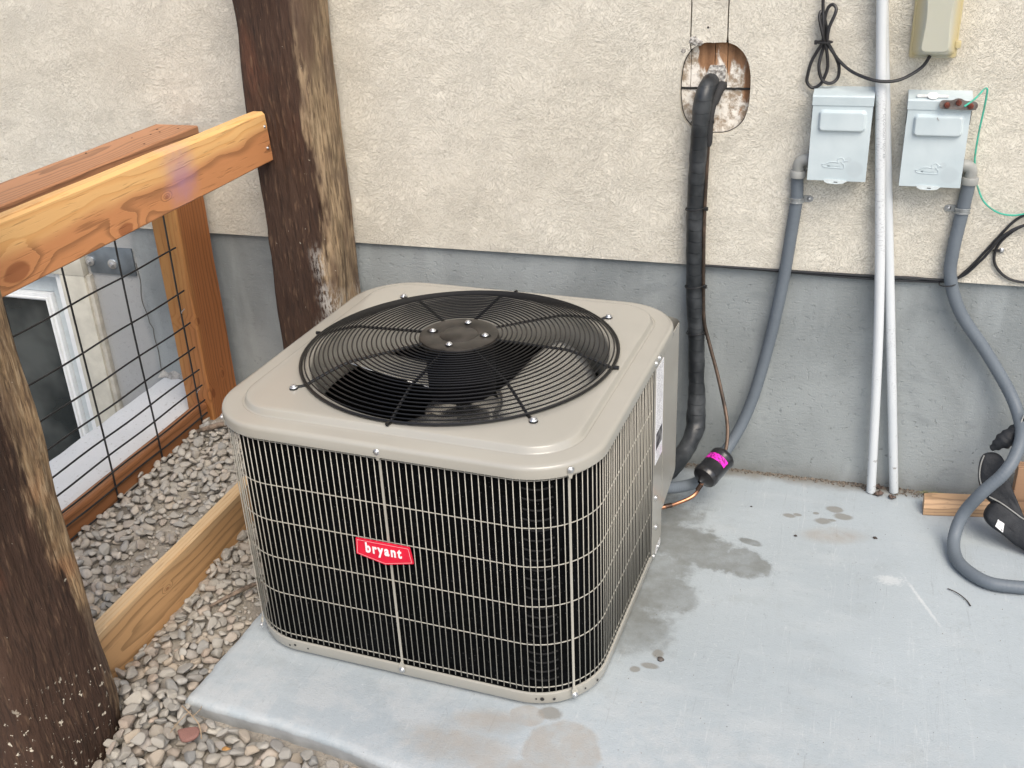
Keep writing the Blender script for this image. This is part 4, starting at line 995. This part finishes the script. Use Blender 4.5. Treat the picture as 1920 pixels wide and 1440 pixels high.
# ------------------------------------------------------------------ switch boxes
def switch_boxes():
    pm = Mt('pale_blue_grey_enamel', .4, 0, .45); X = pm.xyz()
    c = pm.mix(pm.ss(pm.noise(9, 4), .3, .7), (.46, .535, .56), (.54, .61, .63)); c = pm.mix(pm.ss(pm.noise(30, 4, v=pm.mp((1, 1, .15))), .55, .75, 0, .2), c, (.34, .40, .42)); 
    sm_ = None
    for (x, z, r_) in ((.042, -.068, .021), (.025, -.045, .008)):
        dx = pm.math('SUBTRACT', X[0], x); dz = pm.math('SUBTRACT', X[2], z-(-.0)); d = pm.math('SQRT', pm.math('ADD', pm.math('MULTIPLY', dx, dx), pm.math('MULTIPLY', dz, dz)))
        b = pm.ss(d, r_*1.15, r_*.8); sm_ = b if sm_ is None else pm.math('MAXIMUM', sm_, b)
    c = pm.mix(pm.math('MULTIPLY', sm_, .22), c, (.34, .38, .40)); pm.col(c); pm.bump(pm.noise(25, 2), .0004)
    mat = pm.m; latm = simple('pale_latch', (.60, .66, .67), .4); dk = simple('box_dark_detail', (.03, .035, .04), .8)  # dk: near-black colour of the latch slot and hinge pins
    W = .0715
    def make(loc, label):
        # origin: centre of the door, wall side
        t = empty('switch_box', loc, label, 'electrical box', 'pale switch boxes on the stucco wall')
        g = G(); g.box((-W+.004, 0.0145-.0145, -.096), (W-.004, .056, .085), .002); 
        for v in g.v: v.y = -v.y
        g.out('enclosure', mat, t)
        # hood: sloped sheet with a front lip
        pr = [(.0, .1245), (.0, .092), (.057, .092), (.057, .0895), (.0625, .0895), (.0635, .110), (.0615, .1135)]
        g = G(); g.prism(pr, lambda y, z, q: ((-W-.001)+(2*W+.002)*q, -y, z)); g.out('hood', mat, t, False)
        # door: sheet with side returns and embossed pocket
        g = G(); nx, nz = 84, 108; x0, x1, z0, z1 = -W+.0005, W-.0005, -.099, .0895
        def emb(x, z):
            # rounded rectangular emboss
            cx_, cz_, hx_, hz_, r_ = .0015, .052, .0575, .0275, .012
            dx, dz = abs(x-cx_)-(hx_-r_), abs(z-cz_)-(hz_-r_)
            d = (math.hypot(max(dx, 0), max(dz, 0)) + min(max(dx, dz), 0)) - r_
            t_ = max(0, min(1, -d/.0065)); return .0105*t_*t_*(3-2*t_)
        vs = []; fs = []
        for j in range(nz+1):
            for i in range(nx+1):
                x = x0+(x1-x0)*i/nx; z = z0+(z1-z0)*j/nz; vs.append(Vector((x, -.0605-emb(x, z), z)))
        for j in range(nz):
            for i in range(nx): q = j*(nx+1)+i; fs.append((q, q+1, q+nx+2, q+nx+1))
        g.add(vs, fs)
        for xs_ in (x0, x1): g.box((min(xs_, xs_*.985), -.0604, z0), (max(xs_, xs_*.985), -.040, z1-.004))
        g.box((x0+.002, -.0604, z0), (x1-.002, -.045, z0+.0012))
        door = g.out('door', mat, t, True, 40)
        # duck emblem pressed in the door
        duck = [(-.0415, -.0580), (-.036, -.0575), (-.029, -.0535), (-.022, -.0510), (-.014, -.0500), (-.006, -.0515), (-.0015, -.0525), (-.004, -.0490), (-.0035, -.0445), (.000, -.0405), (.005, -.0395), (.009, -.0420), (.0115, -.0460), (.020, -.0465), (.012, -.0485), (.005, -.0500), (.007, -.0530), (.0115, -.0570), (.0125, -.0625), (.0095, -.0660), (.0, -.0662), (-.015, -.0655), (-.030, -.0648), (-.037, -.0630)]
        P = smooth_path([(x+.004, -.0606, z) for x, z in duck], 3, closed=True)
        G().tube(P, .0012, 6, closed=True).out('duck_emblem', mat, door)
        cu = bpy.data.curves.new('emblem_text', 'FONT'); cu.body = 'Midwest'; cu.size = .0095; cu.align_x = 'CENTER'; cu.extrude = .00045; cu.offset = .0001
        to = bpy.data.objects.new('emblem_text', cu); COL.objects.link(to); dg = bpy.context.evaluated_depsgraph_get(); me = bpy.data.meshes.new_from_object(to.evaluated_get(dg)); bpy.data.objects.remove(to)
        me.transform(Matrix.Translation((-.0085, -.0606, -.0630)) @ Matrix.Rotation(R(90), 4, 'X')); me.materials.clear(); me.materials.append(mat); link('emblem_text', me, mat, door)
        # latch tongue at the bottom
        la = [(-.028, -.0965), (-.020, -.0945), (.018, -.0960), (.0275, -.0985), (.020, -.1045), (.0, -.1065), (-.018, -.1050), (-.026, -.1015)]
        g = G(); g.prism(la, lambda x, z, q: (x-.002, -.0608-.003*q, z)); g.out('latch', latm, t, False)
        g = G(); g.prism([(-.005, -.1000), (.004, -.1004), (.004, -.1022), (-.005, -.1018)], lambda x, z, q: (x, -.0636-.0008*q, z)); g.out('latch_slot', dk, t, False)
        for s_ in (-1, 1): G().box((s_*W-.0012, -.058, .055), (s_*W+.0012, -.0535, .088)).out('hinge_pin', dk, t, False)
        return t
    a = make((.5375, -.014, 1.0185), 'pale switch box left of the white pipes, nothing on its lid')
    a['group'] = 'pale switch boxes on the stucco wall'
    b = make((.7595, -.014, 1.0130), 'pale switch box right of the white pipes with a rusty bar across its top corner')
    # scratch on the right box
    G().tube([(-.003, -.0722, .074), (-.001, -.0722, .069), (.002, -.072, .067)], .0005, 4).out('scratch', simple('scratch_rust', (.25, .17, .12), .7), b)
    # white plastic tag on the hood of the right box
    g = G(); g.box((.706, -.068, 1.1295), (.777, -.060, 1.1355), .001, 1); g.lathe([(0, .003), (.010, .003), (.0125, .0015), (.0125, 0)], 20, (.7415, -.0665, 1.1335), (0, -.55, 1)); 
    for v in g.v: pass
    o = g.out('plastic_tag', simple('white_plastic', (.78, .78, .76), .45)); tagit(o, 'white plastic tag lying on top of the right switch box', 'tag')
    # rusty grounding bar
    t = empty('ground_bar', (.80, -.083, 1.1165), 'rusty grey grounding bar with three brown screws on the right switch box', 'metal bar'); t.rotation_euler = (0, R(1.5), 0)
    rb = Mt('aged_metal_bar', .6, .4, .4); rb.col(rb.mix(rb.ss(rb.noise(60, 4), .35, .65), (.12, .10, .09), (.25, .225, .21))); 
    ol = []
    for (x, z) in [(-.0425, 0), (-.040, .008), (-.033, .0105), (-.016, .0110), (-.006, .0155), (.004, .0155), (.014, .0110), (.033, .0105), (.0405, .0065), (.0425, 0), (.040, -.0065), (.033, -.0095), (-.033, -.0095), (-.040, -.0065)]: ol.append((x, z))
    ol = [(p.x, p.z) for p in smooth_path([(x, 0, z) for x, z in ol], 3, closed=True)]
    g = G(); g.prism(ol, lambda x, z, q: (x, -.004*q, z)); g.out('bar', rb.m, t, False)
    rs_ = simple('rust_screw', (.13, .035, .022), .7, .3, .3, 80)
    for (x, z) in ((-.0255, 0), (-.0005, .0065), (.0265, 0)):
        G().lathe([(0, .0062), (.002, .0062), (.0022, .0052), (.0052, .0052), (.0068, .0035), (.007, 0)], 14, (x, -.004, z), (0, -1, 0)).out('bar_screw', rs_, t)
switch_boxes()

def outlet_cover():
    t = empty('outlet_cover', (.7305, -.014, 1.30), 'yellowed translucent plastic weatherproof outlet cover high on the stucco wall', 'outlet cover')
    m = Mt('yellowed_plastic', .35, 0, .5); X = m.xyz(); m.col(m.mix(m.ss(m.math('ABSOLUTE', X[0]), .028, .045), (.60, .60, .50), (.66, .57, .33)))
    m.b.inputs['Transmission Weight'].default_value = .25; m.b.inputs['Subsurface Weight'].default_value = .2; m.b.inputs['Subsurface Radius'].default_value = (.01, .008, .004)
    m.bump(m.noise(40, 3), .0004)
    # base plate
    g = G(); L = [rsq(.0530, .1, .006, 6), rsq(.0530, .1, .006, 6), rsq(.051, .098, .006, 6)]
    ys = (0, -.018, -.021); H = .084   # half height centre above
    loops = [[Vector((v.x, y, v.y+.016)) for v in l] for l, y in zip(L, ys)]
    g.loft(loops, cap0=True, cap1=True); g.out('base', m.m, t, True, 30)
    # bubble with waisted sides
    loops = []
    for (d, ix, iz) in ((-.020, 0, 0), (-.024, .001, .001), (-.030, .004, .003), (-.052, .009, .008), (-.070, .0125, .011), (-.080, .0155, .015), (-.084, .019, .019)):
        l = rsq(.0485-ix, .094-iz, .010, 8); fl = []
        for i in range(len(l)):
            a, b = l[i], l[(i+1) % len(l)]
            k = 12 if (b-a).length > .03 else 1
            for q in range(k): fl.append(a.lerp(b, q/k))
        out = []
        for v in fl:
            f = max(0, (-d-.03)/.054); wa = 1-.15*f*math.exp(-((v.y+.005)/.045)**2)
            if v.y < -.06: wa = 1 - .02*f
            out.append(Vector((v.x*wa, d, v.y+.016)))
        loops.append(out)
    g = G(); g.loft(loops, cap1=True); g.out('bubble_lid', m.m, t, True, 35)
    # ribs beside the bubble
    for s_ in (-1, 1):
        for k in range(3):
            x = s_*(.0435-.0035*k); y = -.030-.013*k
            G().tube([(x*(1-.05*(k+1)*math.exp(-((z-.01)/.045)**2)), y, z) for z in [-.065+.01*i for i in range(17)]], .0013, 5).out('rib', m.m, t)
    G().box((.047, -.027, -.060), (.0600, -.012, -.044), .002).out('hasp', m.m, t)
    G().lathe([(0, .001), (.0032, .001), (.0036, 0)], 12, (.0410, -.0235, -.072), (0, -1, 0)).out('drain_hole', simple('hole_dark', (.03, .025, .015), .8), t)
outlet_cover()

# ------------------------------------------------------------------ things at the right edge
def right_things():
    wd = mat_lumber('pale_stake_wood', 'x', (-.10, -.06), None, (.56, .36, .21), .010, seed=3.3, rough=.6, knots=((.99, -.1, .008),))
    # chamfered stake lying on the slab
    L = []; n = 24
    for i in range(n+1):
        x = .853+.5*i/n; yb = -.100+.16*(i/n)*.55; sc = 1.0 if i > 6 else 1.12-.12*(i/6)
        hw = .026*(1.1 if i < 1 else 1.16-.16*min(1, i/14)); h = .044*(1.0 if i > 0 else .96)
        sec = [(-hw, .001), (-hw, h*.55), (-hw*.45, h), (hw*.7, h), (hw, h*.7), (hw, .001)]
        L.append([Vector((x, yb+a, b)) for a, b in sec])
    o = None
    g = G(); g.loft(L, cap0=True, cap1=True); o = g.out('wooden_stake', wd, None, True, 20); tagit(o, 'pale wooden stake lying on the slab beside the wall, partly under the conduit', 'stake')
    wd2 = mat_lumber('brown_plank_wood', 'x', (-.30, .12), None, (.40, .245, .15), .012, seed=6.3, rough=.6)
    g = G(); g.box((1.075, -.095, .002), (1.7, -.055, .165), .004); 
    o = g.out('wood_block', wd2); tagit(o, 'brown wooden block standing behind the black padded bag', 'wood block')
    # black padded bag lying against the block
    bm_ = Mt('black_nylon', .65, 0, .35); bm_.col(bm_.mix(bm_.ss(bm_.noise(14, 5), .45, .75), (.016, .018, .022), (.040, .043, .048))); bm_.bump(bm_.math('ADD', bm_.noise(18, 3), bm_.math('MULTIPLY', bm_.noise(400, 2), .15)), .005)
    pp = simple('grey_piping', (.26, .26, .25), .6)
    t = empty('padded_bag', (1.03, -.17, .0), 'black padded fabric bag with grey piping and a small white label at the right edge', 'bag'); t.location = (0, 0, 0)
    nrm = Vector((0, -1, .5)).normalized()
    def cushion(name, pts, th, lift=0.0, mat=None):
        P = smooth_path([Vector(p) for p in pts], 4, closed=True); n = len(P); c = sum(P, Vector())/n; loops = []
        for (k, d) in ((1.0, -th*.5), (1.0, 0.0), (.985, th*.22), (.95, th*.38), (.87, th*.47), (.7, th*.50), (.4, th*.5)):
            loops.append([c+(p-c)*k + nrm*(d+lift) + nrm*(.003*noise.noise(p*30)*(1-k)*3) for p in P])
        for l in loops:
            for v in l: v.z = max(v.z, .003)
        g = G(); g.loft(loops, cap0=True, cap1=True); return g.out(name, mat or bm_.m, t, True, 60)
    cushion('lower_panel', [(1.005,-.206,.109), (.995,-.214,.092), (.994,-.222,.076), (1.009,-.231,.058), (1.043,-.240,.040), (1.071,-.249,.022), (1.085,-.252,.016), (1.12,-.262,.006), (1.20,-.262,.010), (1.24,-.232,.056), (1.20,-.205,.10), (1.10,-.219,.086), (1.049,-.206,.107), (1.022,-.200,.119)], .034, .004)
    cushion('side_panel', [(.984,-.147,.226), (.973,-.155,.210), (.971,-.170,.181), (.977,-.185,.150), (.996,-.200,.120), (1.030,-.211,.099), (1.071,-.221,.079), (1.10,-.225,.069), (1.085,-.211,.099), (1.055,-.184,.152), (1.037,-.166,.188), (1.028,-.152,.216), (1.010,-.145,.229)], .030, -.012)
    rp = [(.992, -.140, .238), (1.010, -.136, .252), (1.032, -.126, .268), (1.060, -.115, .290), (1.085, -.107, .315), (1.12, -.10, .34), (1.2, -.1, .36)]
    g = G(); P = smooth_path(rp, 6); g.tube(P, [.004+.019*min(1, i/9) + .0015*math.sin(i*1.7) for i in range(len(P))], 16)
    for v in g.v: v += Vector((noise.noise(v*40), noise.noise(v*40+Vector((3, 0, 0))), noise.noise(v*40+Vector((0, 5, 0)))))*.004
    g.out('rolled_flap', bm_.m, t, True, 70)
    lift = nrm*.022
    for pts, ln in (([(.998,-.197,.127), (1.029,-.202,.115), (1.063,-.212,.097), (1.096,-.220,.081), (1.2, -.24, .05)], .022), ([(1.068,-.089,.342), (1.056,-.105,.309), (1.055,-.121,.278), (1.046,-.133,.254)], .020), ([(.978,-.150,.222), (.972,-.162,.198), (.973,-.176,.167), (.985,-.192,.140)], .004)):
        G().tube([p+nrm*ln for p in smooth_path(pts, 6)], .0019, 6).out('piping', pp, t)
    m = Mt('bag_label', .5, 0, .3); m.col(m.mix(m.ss(m.noise(420, 1, v=m.mp((1, 1, .4))), .60, .64), (.78, .78, .78), (.08, .08, .08)))
    q = [Vector(v)+nrm*.0235 for v in ((1.025,-.222,.077), (1.041,-.226,.069), (1.040,-.236,.047), (1.020,-.230,.060))]; q2 = [v-nrm*.001 for v in q]
    g = G(); g.loft([q2, q], cap0=True, cap1=True); g.out('care_label', m.m, t, False)
right_things()

# ------------------------------------------------------------------ gravel
def gz(x, y):
    """height of the soil bed"""
    n = .010*noise.noise(Vector((x*5, y*5, 0)))+.004*noise.noise(Vector((x*20, y*20, 3)))
    if x < -1.006: base = .052+.02*max(0, (y+1.2))
    else:
        t = max(0, min(1, (y+1.35)/1.1)); base = -.048 + .050*t
    if y < -1.3 and x < -1.006: base = .052 - .1*min(1, (-1.3-y)/.25)
    # scraped hollow with bare soil
    base -= .012*math.exp(-((x+1.13)/.13)**2-((y+.86)/.22)**2)
    return base+n
def gravel():
    nx, ny = 150, 220; x0, x1, y0, y1 = -1.46, .30, -2.3, -.01; vs = []; fs = []
    for j in range(ny+1):
        for i in range(nx+1):
            x = x0+(x1-x0)*i/nx; y = y0+(y1-y0)*j/ny; z = gz(x, y)
            if x > -.73 and y > -1.29: z = -.15
            vs.append((x, y, z))
    for j in range(ny):
        for i in range(nx): q = j*(nx+1)+i; fs.append((q, q+1, q+nx+2, q+nx+1))
    bed = mesh('gravel_bed', vs, fs, M['soil'], None, True); tagit(bed, kind='structure')
    # stone shapes
    rnd = random.Random(11); shapes = []
    def stone_shape(sub):
        bm = bmesh.new(); bmesh.ops.create_icosphere(bm, subdivisions=sub, radius=1)
        planes = [(Vector((rnd.gauss(0, 1), rnd.gauss(0, 1), rnd.gauss(0, 1))).normalized(), rnd.uniform(.46, .82)) for _ in range(rnd.choice((7, 9, 12)))]
        s3 = Vector((rnd.uniform(.92, 1.15), rnd.uniform(.62, .88), rnd.uniform(.36, .62))); off = Vector((rnd.uniform(0, 99),)*3); jag = rnd.random() < .3
        for v in bm.verts:
            p = v.co.copy()
            for n, d in planes:
                k = p.dot(n)
                if k > d: p -= n*(k-d)*(1.0 if jag else .95)
            p *= 1+.10*noise.noise(p*1.3+off)+(.05 if jag else .018)*noise.noise(p*5+off)
            v.co = Vector((p.x*s3.x, p.y*s3.y, p.z*s3.z))
        return bm
    NS = 36; lib = []; lowlib = []
    for k in range(NS):
        st_ = rnd.getstate(); bm = stone_shape(3); me = bpy.data.meshes.new('stone'); bm.to_mesh(me); bm.free(); me.materials.append(M['stone']); me.shade_smooth()
        lib.append((me, max(v.co.z for v in me.vertices)))
        rnd.setstate(st_); bm = stone_shape(2); lowlib.append((np.array([v.co[:] for v in bm.verts]), [tuple(v.index for v in f.verts) for f in bm.faces])); bm.free()
    # height field
    H = .004; hx0, hy0 = -1.42, -2.1; HX, HY = int((.2-hx0)/H), int((0-hy0)/H)
    hf = np.zeros((HX, HY)); 
    for i in range(HX):
        for j in range(HY):
            hf[i, j] = gz(hx0+i*H, hy0+j*H)
    base = hf.copy()
    def ok(x, y, r_):
        if -1.365 - r_*.2 > x or x > .15: return False
        if x > -1.03+0 - r_*.8 and x < -.985 + r_*.8 and y > -1.40: return False                      # edging board
        if x > -.757-r_*.75 and y > -1.31-r_*.35: return False                                   # slab
        if x > -.74 and y > -1.325 - (x+.75)*.085 - r_*.75: return False
        if x < -.855+r_*.6 and x > -1.1 and y > -1.61 and y < -1.38+r_*.5: return False           # near sleeper
        if x < -.84+r_*.3 and x > -1.08 and y > -.2-r_: return False
        if x < -1.35+r_ and y > -.22-r_*.5: return False
        if x < -1.366+r_*1.0: return False
        return True
    stones = []
    def drop(x, y, a, b, c, yaw, maxrise=9):
        """settle an ellipsoid on the height field; returns z of its centre, tilt"""
        i0, i1 = int((x-a-hx0)/H), int((x+a-hx0)/H)+1; j0, j1 = int((y-a-hy0)/H), int((y+a-hy0)/H)+1
        i0, j0 = max(0, i0), max(0, j0); i1, j1 = min(HX, i1), min(HY, j1)
        if i1-i0 < 2 or j1-j0 < 2: return None
        X_ = hx0+np.arange(i0, i1)*H-x; Y_ = hy0+np.arange(j0, j1)*H-y; XX, YY = np.meshgrid(X_, Y_, indexing='ij')
        u = (XX*math.cos(yaw)+YY*math.sin(yaw))/a; v = (-XX*math.sin(yaw)+YY*math.cos(yaw))/b; q = 1-u*u-v*v; mk = q > 0
        if mk.sum() < 3: return None
        sub = hf[i0:i1, j0:j1]; hh = sub[mk]; xx, yy = XX[mk], YY[mk]
        Am = np.c_[xx, yy, np.ones_like(xx)]; sol = np.linalg.lstsq(Am, hh, rcond=None)[0]; sx, sy = float(np.clip(sol[0], -.55, .55)), float(np.clip(sol[1], -.55, .55))
        if float(np.mean(hh)-np.mean(base[i0:i1, j0:j1][mk])) > maxrise: return None
        th = c*np.sqrt(q[mk]); plane = sx*xx+sy*yy; gap = hh-(plane-th)
        zc = float(np.percentile(gap, 86)) - .1*c
        new = zc+plane+th; cur = sub[mk]; sub[mk] = np.maximum(cur, new); hf[i0:i1, j0:j1] = sub
        return zc, sx, sy, float(np.mean(hh)-np.mean(base[i0:i1, j0:j1][mk]))
    zones = [((-1.36, -1.03), (-1.42, -.24), 1500), ((-.985, -.735), (-1.5, -.2), 1500), ((-.99, .12), (-2.05, -1.31), 3600), ((-1.36, -1.03), (-2.0, -1.4), 500)]
    def bare(x, y):   # soil shows here
        d = math.exp(-((x+1.10)/.09)**2-((y+.84)/.20)**2) + .9*math.exp(-((x+.80)/.05)**2-((y+.93)/.09)**2)
        return d + .3*noise.noise(Vector((x*9, y*9, 4))) > .40
    pr = random.Random(5); placed = []
    for ph, (smin, smax, dens, ovl) in enumerate(((.016, .028, 1.3, .70), (.012, .021, 1.3, .60), (.0045, .010, 1.1, .75))):
        for (xa, xb), (ya, yb), cnt in zones:
            mine = []
            for _ in range(int(cnt*dens*(1.0 if ph < 2 else 1.3))):
                x, y = pr.uniform(xa, xb), pr.uniform(ya, yb); s_ = pr.uniform(smin, smax)*(1.0+.18*(y < -1.2))
                if not ok(x, y, s_): continue
                if bare(x, y) and ph < 2 and pr.random() < .93: continue
                if ph == 2 and pr.random() < .4 and not bare(x, y): continue
                bad = False
                for (qx, qy, qs) in mine[-900:]:
                    if (qx-x)**2+(qy-y)**2 < ((qs+s_)*ovl)**2: bad = True; break
                if bad: continue
                k = pr.randrange(NS); yaw = pr.uniform(0, 6.28)
                r_ = drop(x, y, s_, s_*.75, s_*.48, yaw, 9 if ph < 2 else .007)
                if r_ is None: continue
                zc, sx, sy, rise = r_
                mine.append((x, y, s_)); stones.append((x, y, zc, s_, yaw, sx, sy, k))
    cam = Vector((.6, -2.8281, 1.6804)); ci = S.camera.matrix_world.inverted()
    def score(st):
        p = ci @ Vector(st[:3]); 
        if p.z > -.1: return -1
        u, v = -p.x/p.z*1992/960, -p.y/p.z*1992/720
        if abs(u) > 1.02 or abs(v) > 1.03: return -1
        # behind the near sleeper or the unit: skip
        i, j = int((st[0]-hx0)/H), int((st[1]-hy0)/H)
        vis = 1.0 if hf[i, j] < st[2]+st[3]*.62 else .35
        # behind the near sleeper
        d = cam - Vector(st[:3]); 
        for yy in (-1.6, -1.385):
            if d.y < 0 and st[1] > yy:
                t = (yy-st[1])/d.y; xx = st[0]+d.x*t
                if -1.1 < xx < -.862: vis *= .05; break
        return st[3]/-p.z*vis
    stones.sort(key=score, reverse=True)
    def mtx(st):
        x, y, z, s_, yaw, sx, sy, k = st
        n = Vector((-sx, -sy, 1)).normalized(); q = Vector((0, 0, 1)).rotation_difference(n).to_matrix().to_4x4()
        return Matrix.Translation((x, y, z)) @ q @ Matrix.Rotation(yaw, 4, 'Z') @ Matrix.Scale(s_, 4)
    red = simple('red_stone', (.22, .11, .09), .8, 0, .2, 80, .0004); tanm = simple('amber_stone', (.42, .22, .07), .7, 0, .2, 80, .0004)
    for i, st in enumerate(stones[:300]):
        o = bpy.data.objects.new('stone', lib[st[7]][0]); COL.objects.link(o); o.parent = bed; o.matrix_basis = mtx(st)
    def special(x, y, s_, mat, k, flat=.8):
        me = lib[k][0].copy(); me.materials.clear(); me.materials.append(mat); r_ = drop(x, y, s_, s_*.7, s_*.45, .2)
        o = bpy.data.objects.new('stone', me); COL.objects.link(o); o.parent = bed; o.matrix_basis = mtx((x, y, r_[0]+.004, s_, .25, r_[1]*.3, r_[2]*.3, k))
        return o
    special(-.680, -1.408, .026, red, 4)['label'] = 'dark red stone'
    special(-.575, -1.425, .010, tanm, 9)['label'] = 'small amber stone'
    V = []; F = []; tone = []; base_ = 0; tr = random.Random(3)
    for st in stones[300:]:
        vv, ff = lowlib[st[7]]; m = np.array(mtx(st)); w_ = vv @ m[:3, :3].T + m[:3, 3]
        V.append(w_); F += [(a+base_, b+base_, c+base_) for a, b, c in ff]; tone += [tr.random()]*len(vv); base_ += len(vv)
    me = bpy.data.meshes.new('loose_gravel'); me.from_pydata(np.concatenate(V).tolist(), [], F); at = me.attributes.new('tone', 'FLOAT', 'POINT'); at.data.foreach_set('value', tone)
    o = link('loose_gravel', me, M['stone_j'], bed, True); tagit(o, kind='stuff')
    print('STONES', len(stones))
    return hf
gravel()

# ------------------------------------------------------------------ small debris
def debris():
    bark = simple('grey_driftwood', (.16, .12, .09), .9, 0, .3, 40, .003)
    def stick(name, pts, r0, mat, label, cat, flat=1.0):
        P = smooth_path(pts, 6); n = len(P); g = G(); g.tube(P, [r0*(.55+.45*math.sin(math.pi*min(1, max(.05, i/(n-1)))))+.0006*math.sin(i*2.3) for i in range(n)], 8)
        for v in g.v: v += Vector((noise.noise(v*60), noise.noise(v*60+Vector((4, 0, 0))), 0))*.0016
        o = g.out(name, mat, None, True, 60); return tagit(o, label, cat)
    stick('wood_scrap', [(-1.325, -.345, .103), (-1.29, -.318, .108), (-1.25, -.292, .112), (-1.20, -.27, .112)], .010, bark, 'weathered brown wood scrap on the gravel by the fence post', 'wood scrap')
    stick('wood_scrap', [(-.872, -1.015, .012), (-.835, -.965, .020), (-.80, -.92, .024), (-.775, -.90, .024)], .006, bark, 'strip of grey bark on the gravel beside the slab', 'bark strip')
    tw = simple('dry_twig', (.34, .25, .16), .8)
    t = empty('twig', (0, 0, 0), 'thin dry forked twig lying on stones at the slab corner', 'twig')
    G().tube(smooth_path([(-.735, -1.345, .012), (-.70, -1.365, .016), (-.665, -1.385, .010), (-.645, -1.41, -.002)], 5), .0014, 6).out('stem', tw, t)
    G().tube(smooth_path([(-.705, -1.362, .016), (-.715, -1.395, .010), (-.725, -1.42, -.005)], 5), .0010, 6).out('branch', tw, t)
    G().tube(smooth_path([(-.69, -1.37, .015), (-.685, -1.35, .016), (-.69, -1.335, .012)], 5), .0008, 6).out('branch', tw, t)
    dk = simple('dark_scrap', (.05, .038, .032), .8)
    o = G().tube(smooth_path([(.905, -.462, .003), (.925, -.478, .006), (.945, -.498, .004), (.955, -.52, .003)], 6), .0014, 6).out('dark_stem', dk); tagit(o, 'short dark curved stem lying on the slab beside the conduit loop', 'stem')
    def crumb(x, y, s_, mat, label, seed):
        bm = bmesh.new(); bmesh.ops.create_icosphere(bm, subdivisions=2, radius=1)
        for v in bm.verts:
            p = v.co*(1+.45*noise.noise(v.co*1.8+Vector((seed, 0, 0)))); v.co = Vector((x+p.x*s_, y+p.y*s_*.8, max(.0005, s_*.35+p.z*s_*.4)))
        me = bpy.data.meshes.new('crumb'); bm.to_mesh(me); bm.free(); o = link('dirt_crumb', me, mat, None, True); tagit(o, label, 'crumb', 'dark crumbs on the slab'); return o
    crumb(.729, -.277, .006, dk, 'dark crumb on the slab in front of the white pipes', 1)
    crumb(.524, -.318, .0045, dk, 'dark crumb on the slab left of the pipes, nearer the damp patch', 2)
    rb = simple('pebble_brown', (.10, .085, .075), .7)
    crumb(.265, -.905, .0085, rb, 'small brown pebble on the slab right of the unit', 3)
    crumb(.392, -.20, .003, dk, 'tiny dark crumb on the slab below the black filter drier', 7)
    # crumpled dry leaves where the pipes meet the slab
    lf = simple('dry_leaf', (.12, .085, .07), .85, 0, .3, 60)
    for k, (x, y, s_, lab) in enumerate(((.735, -.052, .022, 'crumpled brown leaf by the foot of the left white pipe'), (.772, -.062, .018, 'crumpled brown leaf by the foot of the right white pipe'), (.735, -.012, .020, 'withered leaf between the feet of the white pipes'))):
        nn = 7; vs = []; fs = []
        for j in range(nn):
            for i in range(nn):
                u, v = i/(nn-1)*2-1, j/(nn-1)*2-1; w_ = math.sqrt(max(0, 1-v*v))*.55+.05
                vs.append((x+u*w_*s_, y+v*s_*.5, .003+abs(noise.noise(Vector((u*1.7+k*5, v*1.7, k))))*s_*.9))
        for j in range(nn-1):
            for i in range(nn-1): q = j*nn+i; fs.append((q, q+1, q+nn+1, q+nn))
        o = mesh('dry_leaf', vs, fs, lf, None, True); o.modifiers.new('s', 'SOLIDIFY').thickness = .0008; tagit(o, lab, 'leaf', 'dry leaves at the foot of the pipes')
    # grit and dirt line in the joint of slab and wall
    rnd = random.Random(2); V = []; F = []
    ico = bmesh.new(); bmesh.ops.create_icosphere(ico, subdivisions=1, radius=1); iv = [v.co.copy() for v in ico.verts]; iff = [tuple(v.index for v in f.verts) for f in ico.faces]; ico.free()
    for k in range(1500):
        x = rnd.uniform(.05, 1.15); y = -abs(rnd.gauss(0, .010 if x < .66 else .016))-.001; s_ = rnd.uniform(.0006, .0032)*(1.3 if .66 < x < .85 else 1)
        b = len(V); sc = (rnd.uniform(.6, 1.4), rnd.uniform(.6, 1.4), rnd.uniform(.4, .9)); V += [(x+v.x*s_*sc[0], y+v.y*s_*sc[1], s_*.4+v.z*s_*sc[2]) for v in iv]; F += [tuple(i+b for i in f) for f in iff]
    for k in range(170):
        x = rnd.uniform(.15, 1.1); y = rnd.uniform(-1.3, -.05); s_ = rnd.uniform(.0004, .0013)
        b = len(V); V += [(x+v.x*s_, y+v.y*s_, s_*.4+v.z*s_*.6) for v in iv]; F += [tuple(i+b for i in f) for f in iff]
    o = mesh('grit', V, F, simple('grit_brown', (.15, .125, .10), .9, 0, .35, 200)); tagit(o, 'brown grit gathered along the joint of slab and wall', 'grit', None, 'stuff')
    # small tuft of dry grass at the wall
    gr = simple('dry_grass', (.20, .22, .11), .8); g = G(); rnd = random.Random(8)
    for k in range(26):
        x, y = rnd.uniform(.865, .915), rnd.uniform(-.018, -.003); a = rnd.uniform(0, 6.28); l = rnd.uniform(.012, .036)
        P = [(x, y, 0), (x+math.cos(a)*l*.4, y-abs(math.sin(a))*l*.3, l*.35), (x+math.cos(a)*l, y-abs(math.sin(a))*l*.7, l*.30)]
        g.tube(smooth_path(P, 3), .0006, 4)
    o = g.out('grass_tuft', gr); tagit(o, 'tiny dry grass tuft growing at the wall above the wooden stake', 'grass')
debris()
